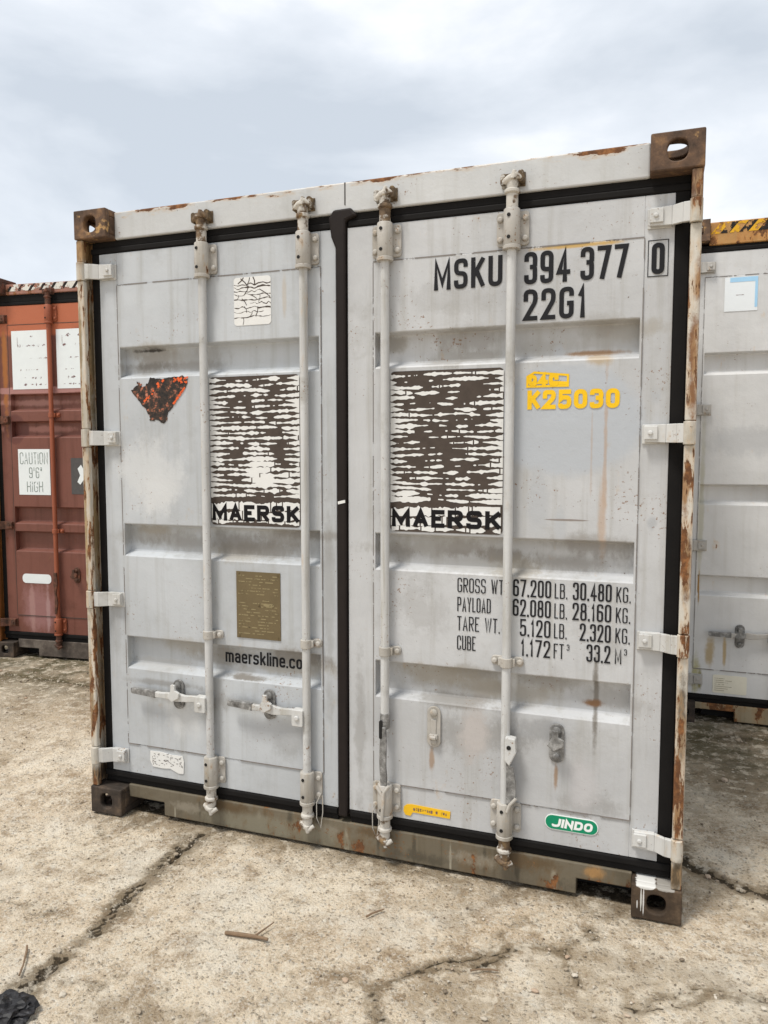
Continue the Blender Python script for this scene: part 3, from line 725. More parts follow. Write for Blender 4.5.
for z, lab, fl, num, fn, unit, kg, fk, ku in ((1.076, 'GROSS WT.', .178, '67.200', .134, 'LB.', '30.480', .130, 'KG.'), (1.005, 'PAYLOAD', .124, '62.080', .134, 'LB.', '28.160', .130, 'KG.'),
                                          (.934, 'TARE WT.', .158, '5.120', .108, 'LB.', '2.320', .104, 'KG.'), (.862, 'CUBE', .070, '1.172', .104, 'FT', '33.2', .080, 'M')):
    text(b, lab, 1.645, z, lh, .017, .0042, .0045, yt, fit=fl, space=.9)
    text(b, num, 1.983 - fn, z - .002, .062, .022, .0066, .005, yt, fit=fn)
    text(b, unit, 1.995, z - .001, lh, .017, .0042, .0045, yt)
    text(b, kg, 2.187 - fk, z - .002, .062, .022, .0066, .005, yt, fit=fk)
    text(b, ku, 2.202, z - .001, lh, .017, .0042, .0045, yt)
for x in (2.040, 2.232): text(b, '3', x, .893, .022, .009, .0025, 0, yt)
b.build('weight_table', 'ink_worn', dR, recalc=False)
b = MB(); text(b, 'maerskline.co', .636, .710, .056, .030, .0085, .0065, DF + .0395, fit=.356); b.build('web_address', 'ink', dL, recalc=False)
b = MB(); text(b, 'K25030', 1.890, 1.735, .066, .046, .0155, .008, yt, fit=.308)
b.build('stencilled_number', 'yellow', dR, recalc=False)
b = MB(); y = yt
V = lambda *p: [Vector(q) for q in p]
stroke(b, V((1.889, 1.814), (1.889, 1.848), (1.913, 1.862), (2.027, 1.850), (2.027, 1.814)), True, .0075, y)
text(b, 'Q', 1.892, 1.816, .038, .030, .0125, 0, y - .0003); text(b, '4C', 1.925, 1.814, .043, .034, .0145, .003, y - .0003)
b.sheet([(1.975, 1.832), (2.024, 1.828), (2.024, 1.818), (1.975, 1.818)], y - .0002)
b.build('stencilled_logo', 'yellow', dR, recalc=False)
# worn square stickers with the word below ----------------------------------
def vn1(seed):
    r = random.Random(seed); L = [r.random() for _ in range(512)]
    def f(x):
        i = math.floor(x); t = x - i; t = t * t * (3 - 2 * t); return L[i % 512] * (1 - t) + L[(i + 1) % 512] * t
    return f
def torn_rows(mb, seed, x0, x1, z0, z1, rows, fill, amp, y, side=.045, extra=None, crack=.012):
    """rows of film left on the panel: each a strip of wandering thickness, split by cracks, widening to teeth at both sides"""
    rng = random.Random(seed); p = (z1 - z0) / rows; st = .0026; n = int((x1 - x0) / st); q = 0
    bow = vn1(seed + 1)
    for i in range(rows):
        fa, fb, fc, fd = vn1(seed * 50 + i), vn1(seed * 50 + i + 200), vn1(seed * 50 + i + 400), vn1(seed * 50 + i + 600)
        zc = z0 + (i + .5) * p; la, lb = rng.uniform(.35, 1.5) * side, rng.uniform(.35, 1.5) * side
        off = rng.uniform(0, 90); prev = None; skip = 0
        for k in range(n + 1):
            x = x0 + (x1 - x0) * k / n
            f = fill + amp * (fa(x * 26 + off) * 1.35 + .75 * fb(x * 85 + off) - 1.05)
            if side > 0: f = max(f, .92 * (1 - (x - x0) / la), .92 * (1 - (x1 - x) / lb))
            if extra: f += extra(x, zc)
            up, dn = f * (.75 + .5 * fc(x * 120 + off)), f * (.70 + .6 * fd(x * 100 + off))
            c = zc + p * .55 * (bow(x * 9 + i * .55) - .5)
            if f < .10: prev = None; continue
            cur = ((x, min(c + up * p * .5, zc + p * .60)), (x, max(c - dn * p * .5, zc - p * .60)))
            if rng.random() < crack: cur = None if side == 0 or la < x - x0 else cur
            if prev and cur:
                q += 1; mb.sheet([prev[1], cur[1], cur[0], prev[0]], y - 3e-6 * (i % 3) - 1.2e-5 * (i % 2))
            prev = cur
def patch(cx, cz, rx, rz, k):
    return lambda x, z: k * max(0, 1 - ((x - cx) / rx) ** 2 - ((z - cz) / rz) ** 2)
def both(*fs): return lambda x, z: sum(f(x, z) for f in fs)
for d, x0, x1, zt, seed, nr_, fl, am, ex in ((dL, .607, 1.012, 1.889, 5, 23, .30, .66, both(patch(.86, 1.50, .12, .09, .9), patch(.92, 1.55, .05, .12, -.35), patch(.74, 1.68, .08, .05, .35), patch(.66, 1.6, .05, .2, .2))),
                                        (dR, 1.384, 1.808, 1.884, 8, 23, .25, .62, both(patch(1.46, 1.69, .09, .02, .5), patch(1.45, 1.42, .09, .025, .7), patch(1.75, 1.43, .07, .03, .5), patch(1.74, 1.87, .07, .02, .4)))):
    zb = 1.292
    st = MB().prism(rounded(x0, x1, zb, zt, .018), DF - .0046, DF - .0030).build('torn_sticker', 'adhesive', d)
    b = MB(); torn_rows(b, seed, x0 + .001, x1 - .001, 1.402, zt - .006, nr_, fl, am, DF - .0052, .06, ex)
    torn_rows(b, seed + 30, x0 + .003, x1 - .003, 1.318, 1.388, 2, .94, .22, DF - .0052, .01, None, .03)
    torn_rows(b, seed + 60, x0 + .006, x1 - .006, 1.296, 1.316, 1, .50, .8, DF - .0052, .01, None, .05)
    b.build('sticker_film', 'film', st, recalc=False)
    b = MB(); text(b, 'MAERSK', x0 + .007, 1.310, .066, .058, .0165, .012, DF - .0058, fit=(x1 - x0) - .012); b.build('sticker_lettering', 'maersk', st, recalc=False)
rng = random.Random(3)
st = MB().prism(rounded(.728, .892, 2.087, 2.273, .014), DF - .0046, DF - .0030).build('cracked_sticker', 'film', dL)
b = MB(); cn = [vn1(900 + i) for i in range(10)]; Y0 = DF - .0050
for i, (z, xa, xb, w0, w1) in enumerate(((2.246, .729, .891, .002, .006), (2.232, .729, .891, .0022, .008), (2.219, .729, .845, .003, .002), (2.205, .729, .891, .0028, .003), (2.187, .729, .891, .0032, .004), (2.170, .80, .891, .001, .004),
                                         (2.156, .729, .891, .0028, .005), (2.138, .729, .86, .002, .0025), (2.120, .729, .891, .0026, .003))):
    top, bot = [], []
    for k in range(41):
        x = xa + (xb - xa) * k / 40; w = (w0 + (w1 - w0) * k / 40) * (.25 + 1.3 * cn[i](k * .45)); zc = z + .010 * (cn[i](k * .22 + 30) - .5)
        top.append((x, zc + w * .5)); bot.append((x, zc - w * .5))
    for k in range(40): b.sheet([bot[k], bot[k + 1], top[k + 1], top[k]], Y0 - i * 1e-5)
for i, (xa, za, xb, zb_, w) in enumerate(((.748, 2.250, .772, 2.271, .004), (.760, 2.268, .790, 2.238, .004), (.800, 2.270, .786, 2.240, .003), (.815, 2.271, .822, 2.244, .0045), (.795, 2.238, .775, 2.205, .003), (.765, 2.190, .785, 2.165, .003), (.845, 2.222, .888, 2.192, .003),
                                          (.80, 2.205, .83, 2.188, .0025), (.775, 2.160, .785, 2.137, .0025), (.835, 2.155, .825, 2.120, .003), (.77, 2.118, .768, 2.090, .002), (.845, 2.205, .838, 2.175, .0018), (.75, 2.205, .742, 2.188, .0018), (.81, 2.14, .80, 2.12, .002))):
    stroke(b, [Vector((xa, za)), Vector(((xa + xb) / 2 + .003, (za + zb_) / 2)), Vector((xb, zb_))], False, w, Y0 - .0002 - i * 2e-5)
b.build('sticker_cracks', 'adhesive', st, recalc=False)
# charred diamond label ------------------------------------------------------
t = NT('charred label')
n = t.noise(42, 6, .75); c = t.ramp(n, [(.40, (.012, .010, .009)), (.52, (.04, .025, .018)), (.57, (.16, .075, .04)), (.60, (.48, .12, .06)), (.65, (.55, .24, .16)), (.69, (.34, .28, .20)), (.76, (.55, .52, .45))])
c = t.mix(t.step(t.noise(11, 3, .6, off=(3, 0, 1)), .45, .6), t.ramp(n, [(.40, (.010, .009, .008)), (.58, (.045, .028, .02)), (.66, (.30, .10, .05)), (.74, (.35, .28, .2))]), c)
t.bump(n, .6, .003); M['charred'] = t.fin(c, .7)
rng = random.Random(12)
prs = [(.226, 1.848), (.262, 1.868), (.258, 1.882), (.270, 1.880), (.285, 1.862), (.312, 1.874), (.322, 1.898), (.360, 1.893), (.385, 1.889), (.43, 1.897), (.48, 1.899), (.505, 1.884), (.502, 1.862), (.478, 1.835), (.455, 1.808), (.43, 1.775), (.405, 1.742), (.40, 1.720), (.385, 1.706), (.345, 1.722), (.318, 1.718), (.318, 1.742), (.290, 1.775), (.262, 1.808)]
out = []
for i, p in enumerate(prs):
    q = prs[(i + 1) % len(prs)]
    for k in range(4):
        f = k / 4; out.append((p[0] + (q[0] - p[0]) * f + rng.uniform(-.004, .004), p[1] + (q[1] - p[1]) * f + rng.uniform(-.004, .004)))
st = MB().prism(out, DF - .0050, DF - .0030).build('charred_label', 'charred', dL)
M['orange'] = ink('orange scrap', (.75, .13, .04), .12, .6, 60)
b = MB()
for i in range(46):
    k = rng.choice([0, 0, 1, 2])
    if k == 0: cx, cz = rng.uniform(.43, .505), rng.uniform(1.872, 1.898)
    elif k == 1: t_ = rng.random(); cx, cz = .30 + .08 * t_ + rng.uniform(-.01, .01), 1.80 + .085 * t_
    else: t_ = rng.random(); cx, cz = .41 + .085 * t_, 1.755 + .10 * t_
    s_ = rng.uniform(.003, .009); b.sheet([(cx - s_, cz), (cx, cz - s_ * .7), (cx + s_, cz + .2 * s_), (cx + .2 * s_, cz + s_)], DF - .0054 - i * 2e-5)
b.build('label_scraps', 'orange', st, recalc=False)
# data plate -----------------------------------------------------------------
pl = MB().box(.720, .920, DF - .0065, DF - .003, .832, 1.106).build('data_plate', 'plate', dL, bevel=.001)
b = MB(); rng = random.Random(4)
for i in range(20):
    z = 1.090 - i * .0125; x = .730
    while x < .905:
        l = rng.uniform(.006, .035)
        if rng.random() < .62: b.box(x, min(x + l, .910), DF - .0072, DF - .0065, z - .0022, z + .0018)
        x += l + rng.uniform(.003, .012)
b.build('plate_lettering', 'plate_text', pl)
MB().prism(rounded(.845, .892, .967, .980, .006), DF - .0080, DF - .0066).build('plate_stamp', 'plate_text', pl)
for x, z in ((.732, 1.097), (.908, 1.097), (.732, .842), (.908, .842), (.822, .972)): MB().tube([(x, DF - .006, z), (x, DF - .0095, z)], .004, 8).build('rivet', 'plate', pl)
# maker's badge, small stickers ------------------------------------------------
bd = MB().prism(rounded(1.974, 2.160, .236, .292, .0275, 10), DF - .0030, DF - .0006).build('maker_badge', 'badge_white', dR)
MB().prism(rounded(1.977, 2.157, .239, .289, .0245, 10), DF - .0040, DF - .0031).build('badge_field', 'green', bd)
b = MB(); text(b, 'JINDO', 1.998, .2475, .032, .029, .0088, .0035, DF - .0046, slant=.18, fit=.140); b.build('badge_lettering', 'badge_white', bd, recalc=False)
st = MB().prism([(1.438, .212), (1.446, .198), (1.466, .196), (1.476, .212), (1.622, .2105), (1.624, .238), (1.470, .243), (1.452, .240), (1.440, .230)], DF - .0030, DF - .0006).build('yellow_sticker', 'ysticker', dR)
b = MB(); rng = random.Random(6); x = 1.478
while x < 1.612:
    l = rng.uniform(.004, .010)
    if rng.random() < .86: b.box(x, x + l * .8, DF - .0036, DF - .0030, .2205 + rng.uniform(-.002, .001), .231 + rng.uniform(-.003, .002))
    x += l + .0022
b.build('sticker_print', 'sheet_mark', st)
rng = random.Random(2)
st = MB().prism([(.278, .292), (.330, .294), (.385, .288), (.442, .290), (.449, .268), (.446, .212), (.420, .210), (.380, .226), (.340, .222), (.290, .224), (.276, .250)], DF - .0032, DF - .0006).build('paper_scrap', 'film', dL)
b = MB()
for i in range(60):
    x, z = rng.uniform(.284, .44), rng.uniform(.232, .286); a = rng.uniform(-.5, .5); l = rng.uniform(.003, .012)
    b.sheet([(x, z), (x + l * math.cos(a), z + l * math.sin(a)), (x + l * math.cos(a), z + l * math.sin(a) + .0022), (x, z + .0015)], DF - .0038 - i * 1e-5)
b.build('scrap_cracks', 'adhesive', st, recalc=False)
MB().prism([(1.176, 1.388), (1.206, 1.395), (1.205, 1.406), (1.175, 1.399)], .0440, .0458).build('tape_scrap', 'film', dR)

# ================================================================== red container (left, behind)
B = dict(H=2.896, loc=(-2.502, 1.835, 0), rot=6.0,
    label='rust red container at the left edge, with bleached notices and striped top rail',
    mat=dict(cast=('casting_low', 'casting_low', 'red_gear', 'red_gear'), post='red_post', header='red_header', sill='red_sill', body='red', door=('red', 'red'), seam='seam_dark', hinge='red_gear', rod='red_rod', gear='red_rod', cam='red_gear', header_gear='red_gear'),
    hinges=(2.60, 1.84, 1.03, .27), hdr=(2.778, 2.856), sill_top=.137, door_z=(.195, 2.697), panel_z=(.327, 2.554),
    grooves=((1.905, 2.035), (1.705, 1.828), (1.045, 1.175), (.83, .985)), top_br=(2.56, 2.685), low_br=(.205, .325), guides=(1.871, .995),
    rods=((.548, 0, 0), (1.00, 0, 0), (1.40, 1, 0), (1.86, 1, 0)))
rootB, (rL, rR), hdB = make_container(B)
b = MB(); w_ = MB()
for i in range(21):
    x = .175 + i * .094
    (b if True else w_).sheet([(x, 2.803), (x + .024, 2.803), (x + .062, 2.852), (x + .038, 2.852)], .0535)
    w_.sheet([(x + .025, 2.803), (x + .093, 2.803), (x + .131, 2.852), (x + .063, 2.852)], .0535)
b.build('warning_stripe', 'stripe_black', hdB, recalc=False); w_.build('warning_stripe', 'stripe_white', hdB, recalc=False)
ys = DF - .0040
for x0, x1 in ((.200, .520), (.590, .88)):
    sh = MB().box(x0, x1, ys - .0012, DF - .003, 2.070, 2.508).build('bleached_notice', 'sheet', rL)
    b = MB(); rng = random.Random(int(x0 * 100))
    for z, l0, l1, hh in ((2.465, .06, .29, .018), (2.395, .05, .27, .016), (2.30, .10, .28, .008), (2.215, .07, .22, .010), (2.155, .06, .25, .012), (2.105, .05, .28, .012)):
        x = x0 + l0
        while x < min(x0 + l1, x1 - .01):
            l = rng.uniform(.008, .05); h1 = hh * rng.uniform(.3, 1)
            if rng.random() < .7: b.sheet([(x, z - h1 * .4), (x + l * .5, z - h1), (x + l, z), (x + l * .6, z + h1)], ys - .0018)
            x += l + rng.uniform(.002, .02)
    b.box(x0 + .05, x0 + .053, ys - .0018, ys - .0012, 2.40, 2.46)
    b.build('notice_print', 'sheet_mark', sh, recalc=False)
sh = MB().box(.222, .500, ys - .0012, DF - .003, 1.268, 1.617).build('height_notice', 'sheet', rL)
b = MB(); text(b, 'CAUTION', .237, 1.502, .090, .030, .0060, .008, ys - .0018, fit=.246); text(b, '9\'6"', .315, 1.396, .082, .034, .0062, .012, ys - .0018, fit=.115)
text(b, 'HIGH', .292, 1.290, .080, .030, .006, .008, ys - .0018, fit=.142); b.build('notice_lettering', 'sheet_text', sh, recalc=False)
sh = MB().box(.683, .86, ys - .0012, DF - .003, 1.277, 1.550).build('torn_notice', 'notice', rL)
MB().sheet([(.735, 1.37), (.76, 1.35), (.80, 1.40), (.84, 1.36), (.85, 1.44), (.81, 1.43), (.77, 1.50), (.74, 1.47), (.76, 1.42)], ys - .0018).build('notice_remnant', 'sheet', sh)
MB().prism(rounded(.222, .478, .583, .655, .030), ys - .0008, DF - .003).build('blank_patch', 'sheet', rL)
retainer(rL, .708, .72, .60, 'red_gear', True, 'red_gear')
b = MB(); x = .548
b.prism([(x - .012, .68), (x + .012, .68), (x + .020, .60), (x + .006, .52), (x + .018, .45), (x + .004, .36), (x - .010, .36), (x - .006, .5), (x - .016, .6)], .004, .016)
b.build('door_handle', 'red_gear', rL, bevel=.003)

# ================================================================== grey container (right, behind)
Cc = dict(H=2.896, loc=(2.446, 2.10, 0), rot=0, cast_w=.128, px0=.112,
    label='light grey container at the right edge, with yellow and black striped top rail',
    mat=dict(cast=('casting_low', 'casting_low', 'casting', 'casting'), post='grey', header='grey_header', sill='grey_sill', body='grey', door=('grey', 'grey'), seam='seam', hinge='grey_gear', rod='grey', gear='grey_gear', cam='cam', header_gear='grey_gear'),
    hinges=(2.64, 1.836, 1.048, .25), hdr=(2.762, 2.890), sill_top=.108, door_z=(.160, 2.722), panel_z=(.311, 2.585),
    grooves=((2.035, 2.158), (1.288, 1.404), (.753, .872)), top_br=(2.59, 2.71), low_br=(.19, .31), guides=(.95,),
    rods=((.560, 0, 0), (1.044, 0, 0), (1.372, 1, 0), (1.833, 1, 0)))
rootC, (gL, gR), hdC = make_container(Cc)
b = MB(); w_ = MB()
for i in range(22):
    x = .133 + i * .097
    b.sheet([(x + .049, 2.824), (x + .096, 2.824), (x + .146, 2.884), (x + .099, 2.884)], .0535)
    w_.sheet([(x, 2.824), (x + .048, 2.824), (x + .098, 2.884), (x + .050, 2.884)], .0535)
b.build('warning_stripe', 'stripe_black', hdC, recalc=False); w_.build('warning_stripe', 'stripe_yellow', hdC, recalc=False)
lb = MB().box(.216, .386, ys - .0012, DF - .003, 2.386, 2.574).build('paper_label', 'paper_white', gL)
MB().prism([(.243, 2.5735), (.3855, 2.5735), (.3855, 2.405), (.372, 2.405), (.372, 2.548), (.243, 2.548)], ys - .0022, ys - .0013).build('label_frame', 'paper_blue', lb)
MB().box(.275, .315, ys - .0018, ys - .0012, 2.474, 2.477).build('label_print', 'sheet_mark', lb)
handle_flat(gL, .560, .189, .530, .0, 'grey_gear'); retainer(gL, .358, .592, .455, 'steel')
lb = MB().prism(rounded(.222, .405, .176, .284, .010), DF - .0030, DF - .0006).build('data_label', 'label_cream', gL)
b = MB()
for i in range(7): b.box(.232, .285 + .02 * (i % 3), DF - .0036, DF - .0030, .190 + i * .012, .1925 + i * .012)
b.build('label_print', 'plate_text', lb)

# ================================================================== ground
rs = np.random.RandomState(7)
LAT = rs.rand(256, 256)
def vnoise(x, y):
    xi = np.floor(x).astype(int); yi = np.floor(y).astype(int); fx = x - xi; fy = y - yi
    fx = fx * fx * (3 - 2 * fx); fy = fy * fy * (3 - 2 * fy)
    g = lambda a, b: LAT[a % 256, b % 256]
    return (g(xi, yi) * (1 - fx) + g(xi + 1, yi) * fx) * (1 - fy) + (g(xi, yi + 1) * (1 - fx) + g(xi + 1, yi + 1) * fx) * fy
def fbm(x, y, o=4):
    r = 0; a = .5; t = 0
    for i in range(o): r = r + a * vnoise(x * 2 ** i + 17.3 * i, y * 2 ** i + 5.1 * i); t += a; a *= .55
    return r / t
def axis(d0, d1, step, far):
    a = list(np.arange(d0, d1, step)); s = step; v = a[-1]; out = []
    while v < far: s *= 1.35; v += s; out.append(v)
    s = step; v = d0; pre = []
    while v > -far: s *= 1.35; v -= s; pre.append(v)
    return np.array(pre[::-1] + a + out)
# cracks: polyline on the ground, half width, depth, amount of dirt
CRACKS = [([(0.607, -1.14), (0.604, -1.04), (0.6, -0.955), (0.612, -0.847), (0.606, -0.73), (0.597, -0.649), (0.571, -0.461), (0.578, -0.356), (0.556, -0.168), (0.569, -0.011), (0.578, 0.169)], 0.014, 1.0), ([(-2.625, 1.443), (-2.125, 1.514), (-1.843, 1.51), (-1.571, 1.506), (-1.29, 1.462), (-0.963, 1.486)], 0.022, 1.0), ([(-1.876, 1.498), (-1.956, 1.769), (-1.958, 1.945)], 0.012, 0.8), ([(-1.526, 1.107), (-1.531, 1.282), (-1.546, 1.442)], 0.008, 0.6), ([(2.375, 0.603), (2.465, 0.439), (2.567, 0.365), (2.665, 0.324), (2.841, 0.308)], 0.018, 0.9), ([(1.425, -0.613), (1.569, -0.607), (1.702, -0.48), (1.841, -0.4), (1.945, -0.276), (2.069, -0.248), (2.183, -0.109)], 0.009, 0.75), ([(1.569, -0.607), (1.575, -0.683), (1.636, -0.747)], 0.007, 0.7), ([(1.841, -0.4), (1.869, -0.221), (1.983, -0.093)], 0.006, 0.6), ([(2.069, -0.248), (2.145, -0.4), (2.315, -0.447)], 0.008, 0.7), ([(2.315, -0.447), (2.481, -0.302), (2.665, -0.28)], 0.008, 0.7), ([(0.155, -0.644), (0.385, -0.649), (0.547, -0.639), (0.592, -0.593)], 0.005, 0.55), ([(-0.102, 0.078), (0.276, -0.211), (0.462, -0.201), (0.551, -0.193)], 0.004, 0.5), ([(2.511, 1.126), (2.679, 1.077), (2.826, 1.006)], 0.006, 0.5), ([(2.541, 1.881), (2.749, 1.908), (2.943, 1.93)], 0.03, 0.8), ([(0.95, -0.851), (1.085, -0.847), (1.182, -0.894)], 0.004, 0.4), ([(0.668, -0.907), (0.796, -0.884), (0.843, -0.807)], 0.006, 0.6)]
def crack_field(x, y):
    c = np.zeros_like(x); dirt_shade = np.zeros_like(x)
    wob = (fbm(x * 9, y * 9, 3) - .5) * .085 + (fbm(x * 34, y * 34, 3) - .5) * .045
    wv = .45 + 1.1 * fbm(x * 6 + 40, y * 6, 3)
    for pts, hw, amt in CRACKS:
        if .0055 < hw < .0095: amt *= .88
        d = np.full_like(x, 9.0)
        for (ax, ay), (bx, by) in zip(pts[:-1], pts[1:]):
            vx, vy = bx - ax, by - ay; L2 = vx * vx + vy * vy
            t = np.clip(((x - ax) * vx + (y - ay) * vy) / L2, 0, 1)
            d = np.minimum(d, np.hypot(x - ax - t * vx, y - ay - t * vy))
        dd = np.abs(d + wob)
        c = np.maximum(c, amt * np.clip(1.25 - dd / (hw * wv), 0, 1))
        dirt_shade = np.maximum(dirt_shade, amt * np.clip(1 - dd / (hw * 5 * wv), 0, 1))
    return c, dirt_shade
def under_shade(x, y):  # container footprints: dark soil, painted darker to deepen the shade there
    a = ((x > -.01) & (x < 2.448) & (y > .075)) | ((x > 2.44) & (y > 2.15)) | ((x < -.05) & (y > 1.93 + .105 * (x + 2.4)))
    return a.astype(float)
gx = axis(-2.4, 3.6, .0125, 900.0); gy = axis(-1.3, 2.3, .0125, 900.0)
XX, YY = np.meshgrid(gx, gy)
near = ((np.abs(XX - .6) < 4) & (np.abs(YY - .5) < 3))
cf, df = crack_field(XX, YY); df = np.maximum(df, under_shade(XX, YY)); df = np.maximum(df, ((XX > .1) & (XX < 2.44)) * .62 * np.clip(1 - np.abs(YY - .06) / (.10 + .16 * fbm(XX * 4, YY * 4 + 30, 3)), 0, 1)); cu = np.maximum(cf, .62 * under_shade(XX, YY))  # strip along the sill: built-up dirt that also paints in the contact shadow
PATCH = fbm(XX * 2.2 + 3, YY * 2.2 + 9, 4)
low = np.clip((fbm(XX * 3.3 + 60, YY * 3.3 + 2, 4) - .52) * 6, 0, 1)      # worn-out hollows
ZZ = (fbm(XX * .9, YY * .9, 3) - .62) * .012 + (fbm(XX * 7, YY * 7, 4) - .6) * .010 + (fbm(XX * 38, YY * 38, 3) - .6) * .008 - .013 * np.clip(cf, 0, 1) ** 3 - low * .004
ZZ = np.minimum(ZZ, .003)
ny, nx = XX.shape
verts = np.stack([XX, YY, ZZ], -1).reshape(-1, 3)
idx = np.arange(ny * nx).reshape(ny, nx)
quads = np.stack([idx[:-1, :-1], idx[:-1, 1:], idx[1:, 1:], idx[1:, :-1]], -1).reshape(-1, 4)
me = bpy.data.meshes.new('ground'); me.vertices.add(len(verts)); me.vertices.foreach_set('co', verts.ravel())
me.loops.add(quads.size); me.loops.foreach_set('vertex_index', quads.ravel().astype(np.int32))
me.polygons.add(len(quads)); me.polygons.foreach_set('loop_start', np.arange(0, quads.size, 4, dtype=np.int32)); me.polygons.foreach_set('loop_total', np.full(len(quads), 4, dtype=np.int32))
me.polygons.foreach_set('use_smooth', np.ones(len(quads), dtype=bool)); me.update(); me.validate()
for nm, arr in (('crack', cu), ('dirt_shade', df), ('hollow', low)):  # the first two layers also carry shade painted under the containers
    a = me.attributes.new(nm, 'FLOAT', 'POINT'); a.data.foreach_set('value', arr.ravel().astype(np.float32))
gr = bpy.data.objects.new('ground', me); COL.objects.link(gr); gr['kind'] = 'structure'
t = NT('old sandy concrete')
def att(nm):
    x = t.n('ShaderNodeAttribute', attribute_name=nm); return x.outputs['Fac']
n1 = t.noise(1.3, 5, .6); n2 = t.noise(6, 7, .7); n3 = t.noise(110, 4, .7); n4 = t.noise(26, 8, .78); n5 = t.noise(260, 2, .6)
c = t.mix(t.step(n1, .35, .65), (.64, .50, .345), (.80, .68, .515))
c = t.mix(t.math('MULTIPLY', t.step(n2, .46, .66), .75), c, (.31, .21, .12))
n6 = t.noise(2.6, 6, .72, off=(5, 2, 0)); c = t.mix(t.math('MULTIPLY', t.step(n6, .50, .64), .65), c, (.80, .725, .60))
c = t.mix(t.math('MULTIPLY', t.step(n6, .46, .34), .55), c, (.30, .215, .13))
c = t.mix(t.math('MULTIPLY', t.step(n4, .52, .62), .75), c, (.76, .70, .59))
c = t.mix(t.math('MULTIPLY', t.step(n4, .45, .35), .72), c, (.27, .20, .125))
vo = t.n('ShaderNodeTexVoronoi'); vo.inputs['Scale'].default_value = 70
vd = t.n('ShaderNodeVectorMath', operation='ADD'); nd = t.n('ShaderNodeTexNoise'); nd.inputs['Scale'].default_value = 40; t.t.links.new(t.co, nd.inputs[0])
vm = t.n('ShaderNodeVectorMath', operation='SCALE'); vm.inputs['Scale'].default_value = .012; t.t.links.new(nd.outputs['Color'], vm.inputs[0])
t.t.links.new(t.co, vd.inputs[0]); t.t.links.new(vm.outputs[0], vd.inputs[1]); t.t.links.new(vd.outputs[0], vo.inputs[0])
gsel = t.n('ShaderNodeSeparateColor'); t.t.links.new(vo.outputs['Color'], gsel.inputs[0])
spot = t.math('MULTIPLY', t.step(vo.outputs['Distance'], .45, .25), t.step(gsel.outputs[0], .62, .70))
c = t.mix(t.math('MULTIPLY', spot, .55), c, t.ramp(gsel.outputs[1], [(.0, (.13, .095, .065)), (.45, (.30, .24, .17)), (.75, (.72, .67, .57)), (1, (.44, .27, .16))]))
c = t.mix(t.math('MULTIPLY', t.step(n3, .55, .68), .75), c, (.17, .125, .08))
c = t.mix(t.math('MULTIPLY', t.step(n3, .47, .37), .6), c, (.80, .75, .66))
c = t.mix(t.math('MULTIPLY', t.step(n5, .57, .72), .4), c, (.14, .105, .07))
c = t.mix(t.math('MULTIPLY', att('hollow'), .5), c, (.32, .24, .15))
c = t.mix(t.math('MULTIPLY', t.step(t.math('ADD', att('dirt_shade'), t.math('MULTIPLY', t.math('SUBTRACT', n2, .5), 1.1)), .08, .7), .78), c, (.20, .15, .09))  # dirt tone, with the painted contact shade mixed in
c = t.mix(t.math('MULTIPLY', t.step(t.math('ADD', att('crack'), t.math('MULTIPLY', t.math('SUBTRACT', n4, .5), .9)), .38, .62), .93), c, (.050, .037, .022))  # crack tone, with the painted shade under the containers
X, Y, Z = t.xyz()
moss = t.math('MULTIPLY', t.step(Y, 1.0, 1.75), t.step(t.math('ADD', t.math('MULTIPLY', n2, .6), t.math('MULTIPLY', n1, .4)), .42, .56))
far = t.step(Y, .35, 1.5)  # shade between the containers, put into the colour of the far ground
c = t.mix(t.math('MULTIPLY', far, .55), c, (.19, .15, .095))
c = t.mix(t.math('MULTIPLY', moss, .75), c, (.085, .075, .035))
n7 = t.noise(15, 8, .74, off=(1, 7, 0)); c = t.mix(t.math('MULTIPLY', t.step(n7, .51, .61), .55), c, (.86, .76, .61)); c = t.mix(t.math('MULTIPLY', t.step(n7, .44, .35), .36), c, (.28, .195, .115))
h = t.math('ADD', t.math('ADD', t.math('MULTIPLY', n3, .8), t.math('MULTIPLY', n4, 1.4)), t.math('ADD', t.math('MULTIPLY', spot, .5), t.math('MULTIPLY', n5, .3)))
t.bump(h, 1.0, .013)
me.materials.append(t.fin(c, .92, 0, .2))

# loose grit ------------------------------------------------------------------
N = 9000
px = rs.uniform(-2.4, 3.6, 60000); py = rs.uniform(-1.3, 2.2, 60000)
cfp, dfp = crack_field(px, py); hol = np.clip((fbm(px * 3.3 + 60, py * 3.3 + 2, 4) - .5) * 5, 0, 1)
keep = rs.rand(60000) < (.035 + .5 * dfp + .25 * hol) * ~((px > -.02) & (px < 2.46) & (py > .0) & (py < 6))
px, py = px[keep][:N], py[keep][:N]
zz = (fbm(px * .9, py * .9, 3) - .62) * .012 + (fbm(px * 7, py * 7, 4) - .6) * .010 + (fbm(px * 38, py * 38, 3) - .6) * .008 - .013 * np.clip(crack_field(px, py)[0], 0, 1) ** 3
zz = np.minimum(zz, .003)
ICO = np.array([(0, 0, 1), (.89, 0, .45), (.28, .85, .45), (-.72, .53, .45), (-.72, -.53, .45), (.28, -.85, .45), (.72, .53, -.45), (-.28, .85, -.45), (-.89, 0, -.45), (-.28, -.85, -.45), (.72, -.53, -.45), (0, 0, -1)])
ICF = [(0, 1, 2), (0, 2, 3), (0, 3, 4), (0, 4, 5), (0, 5, 1), (1, 6, 2), (2, 7, 3), (3, 8, 4), (4, 9, 5), (5, 10, 1), (2, 6, 7), (3, 7, 8), (4, 8, 9), (5, 9, 10), (1, 10, 6), (11, 7, 6), (11, 8, 7), (11, 9, 8), (11, 10, 9), (11, 6, 10)]
vsl, fsl, csl = [], [], []
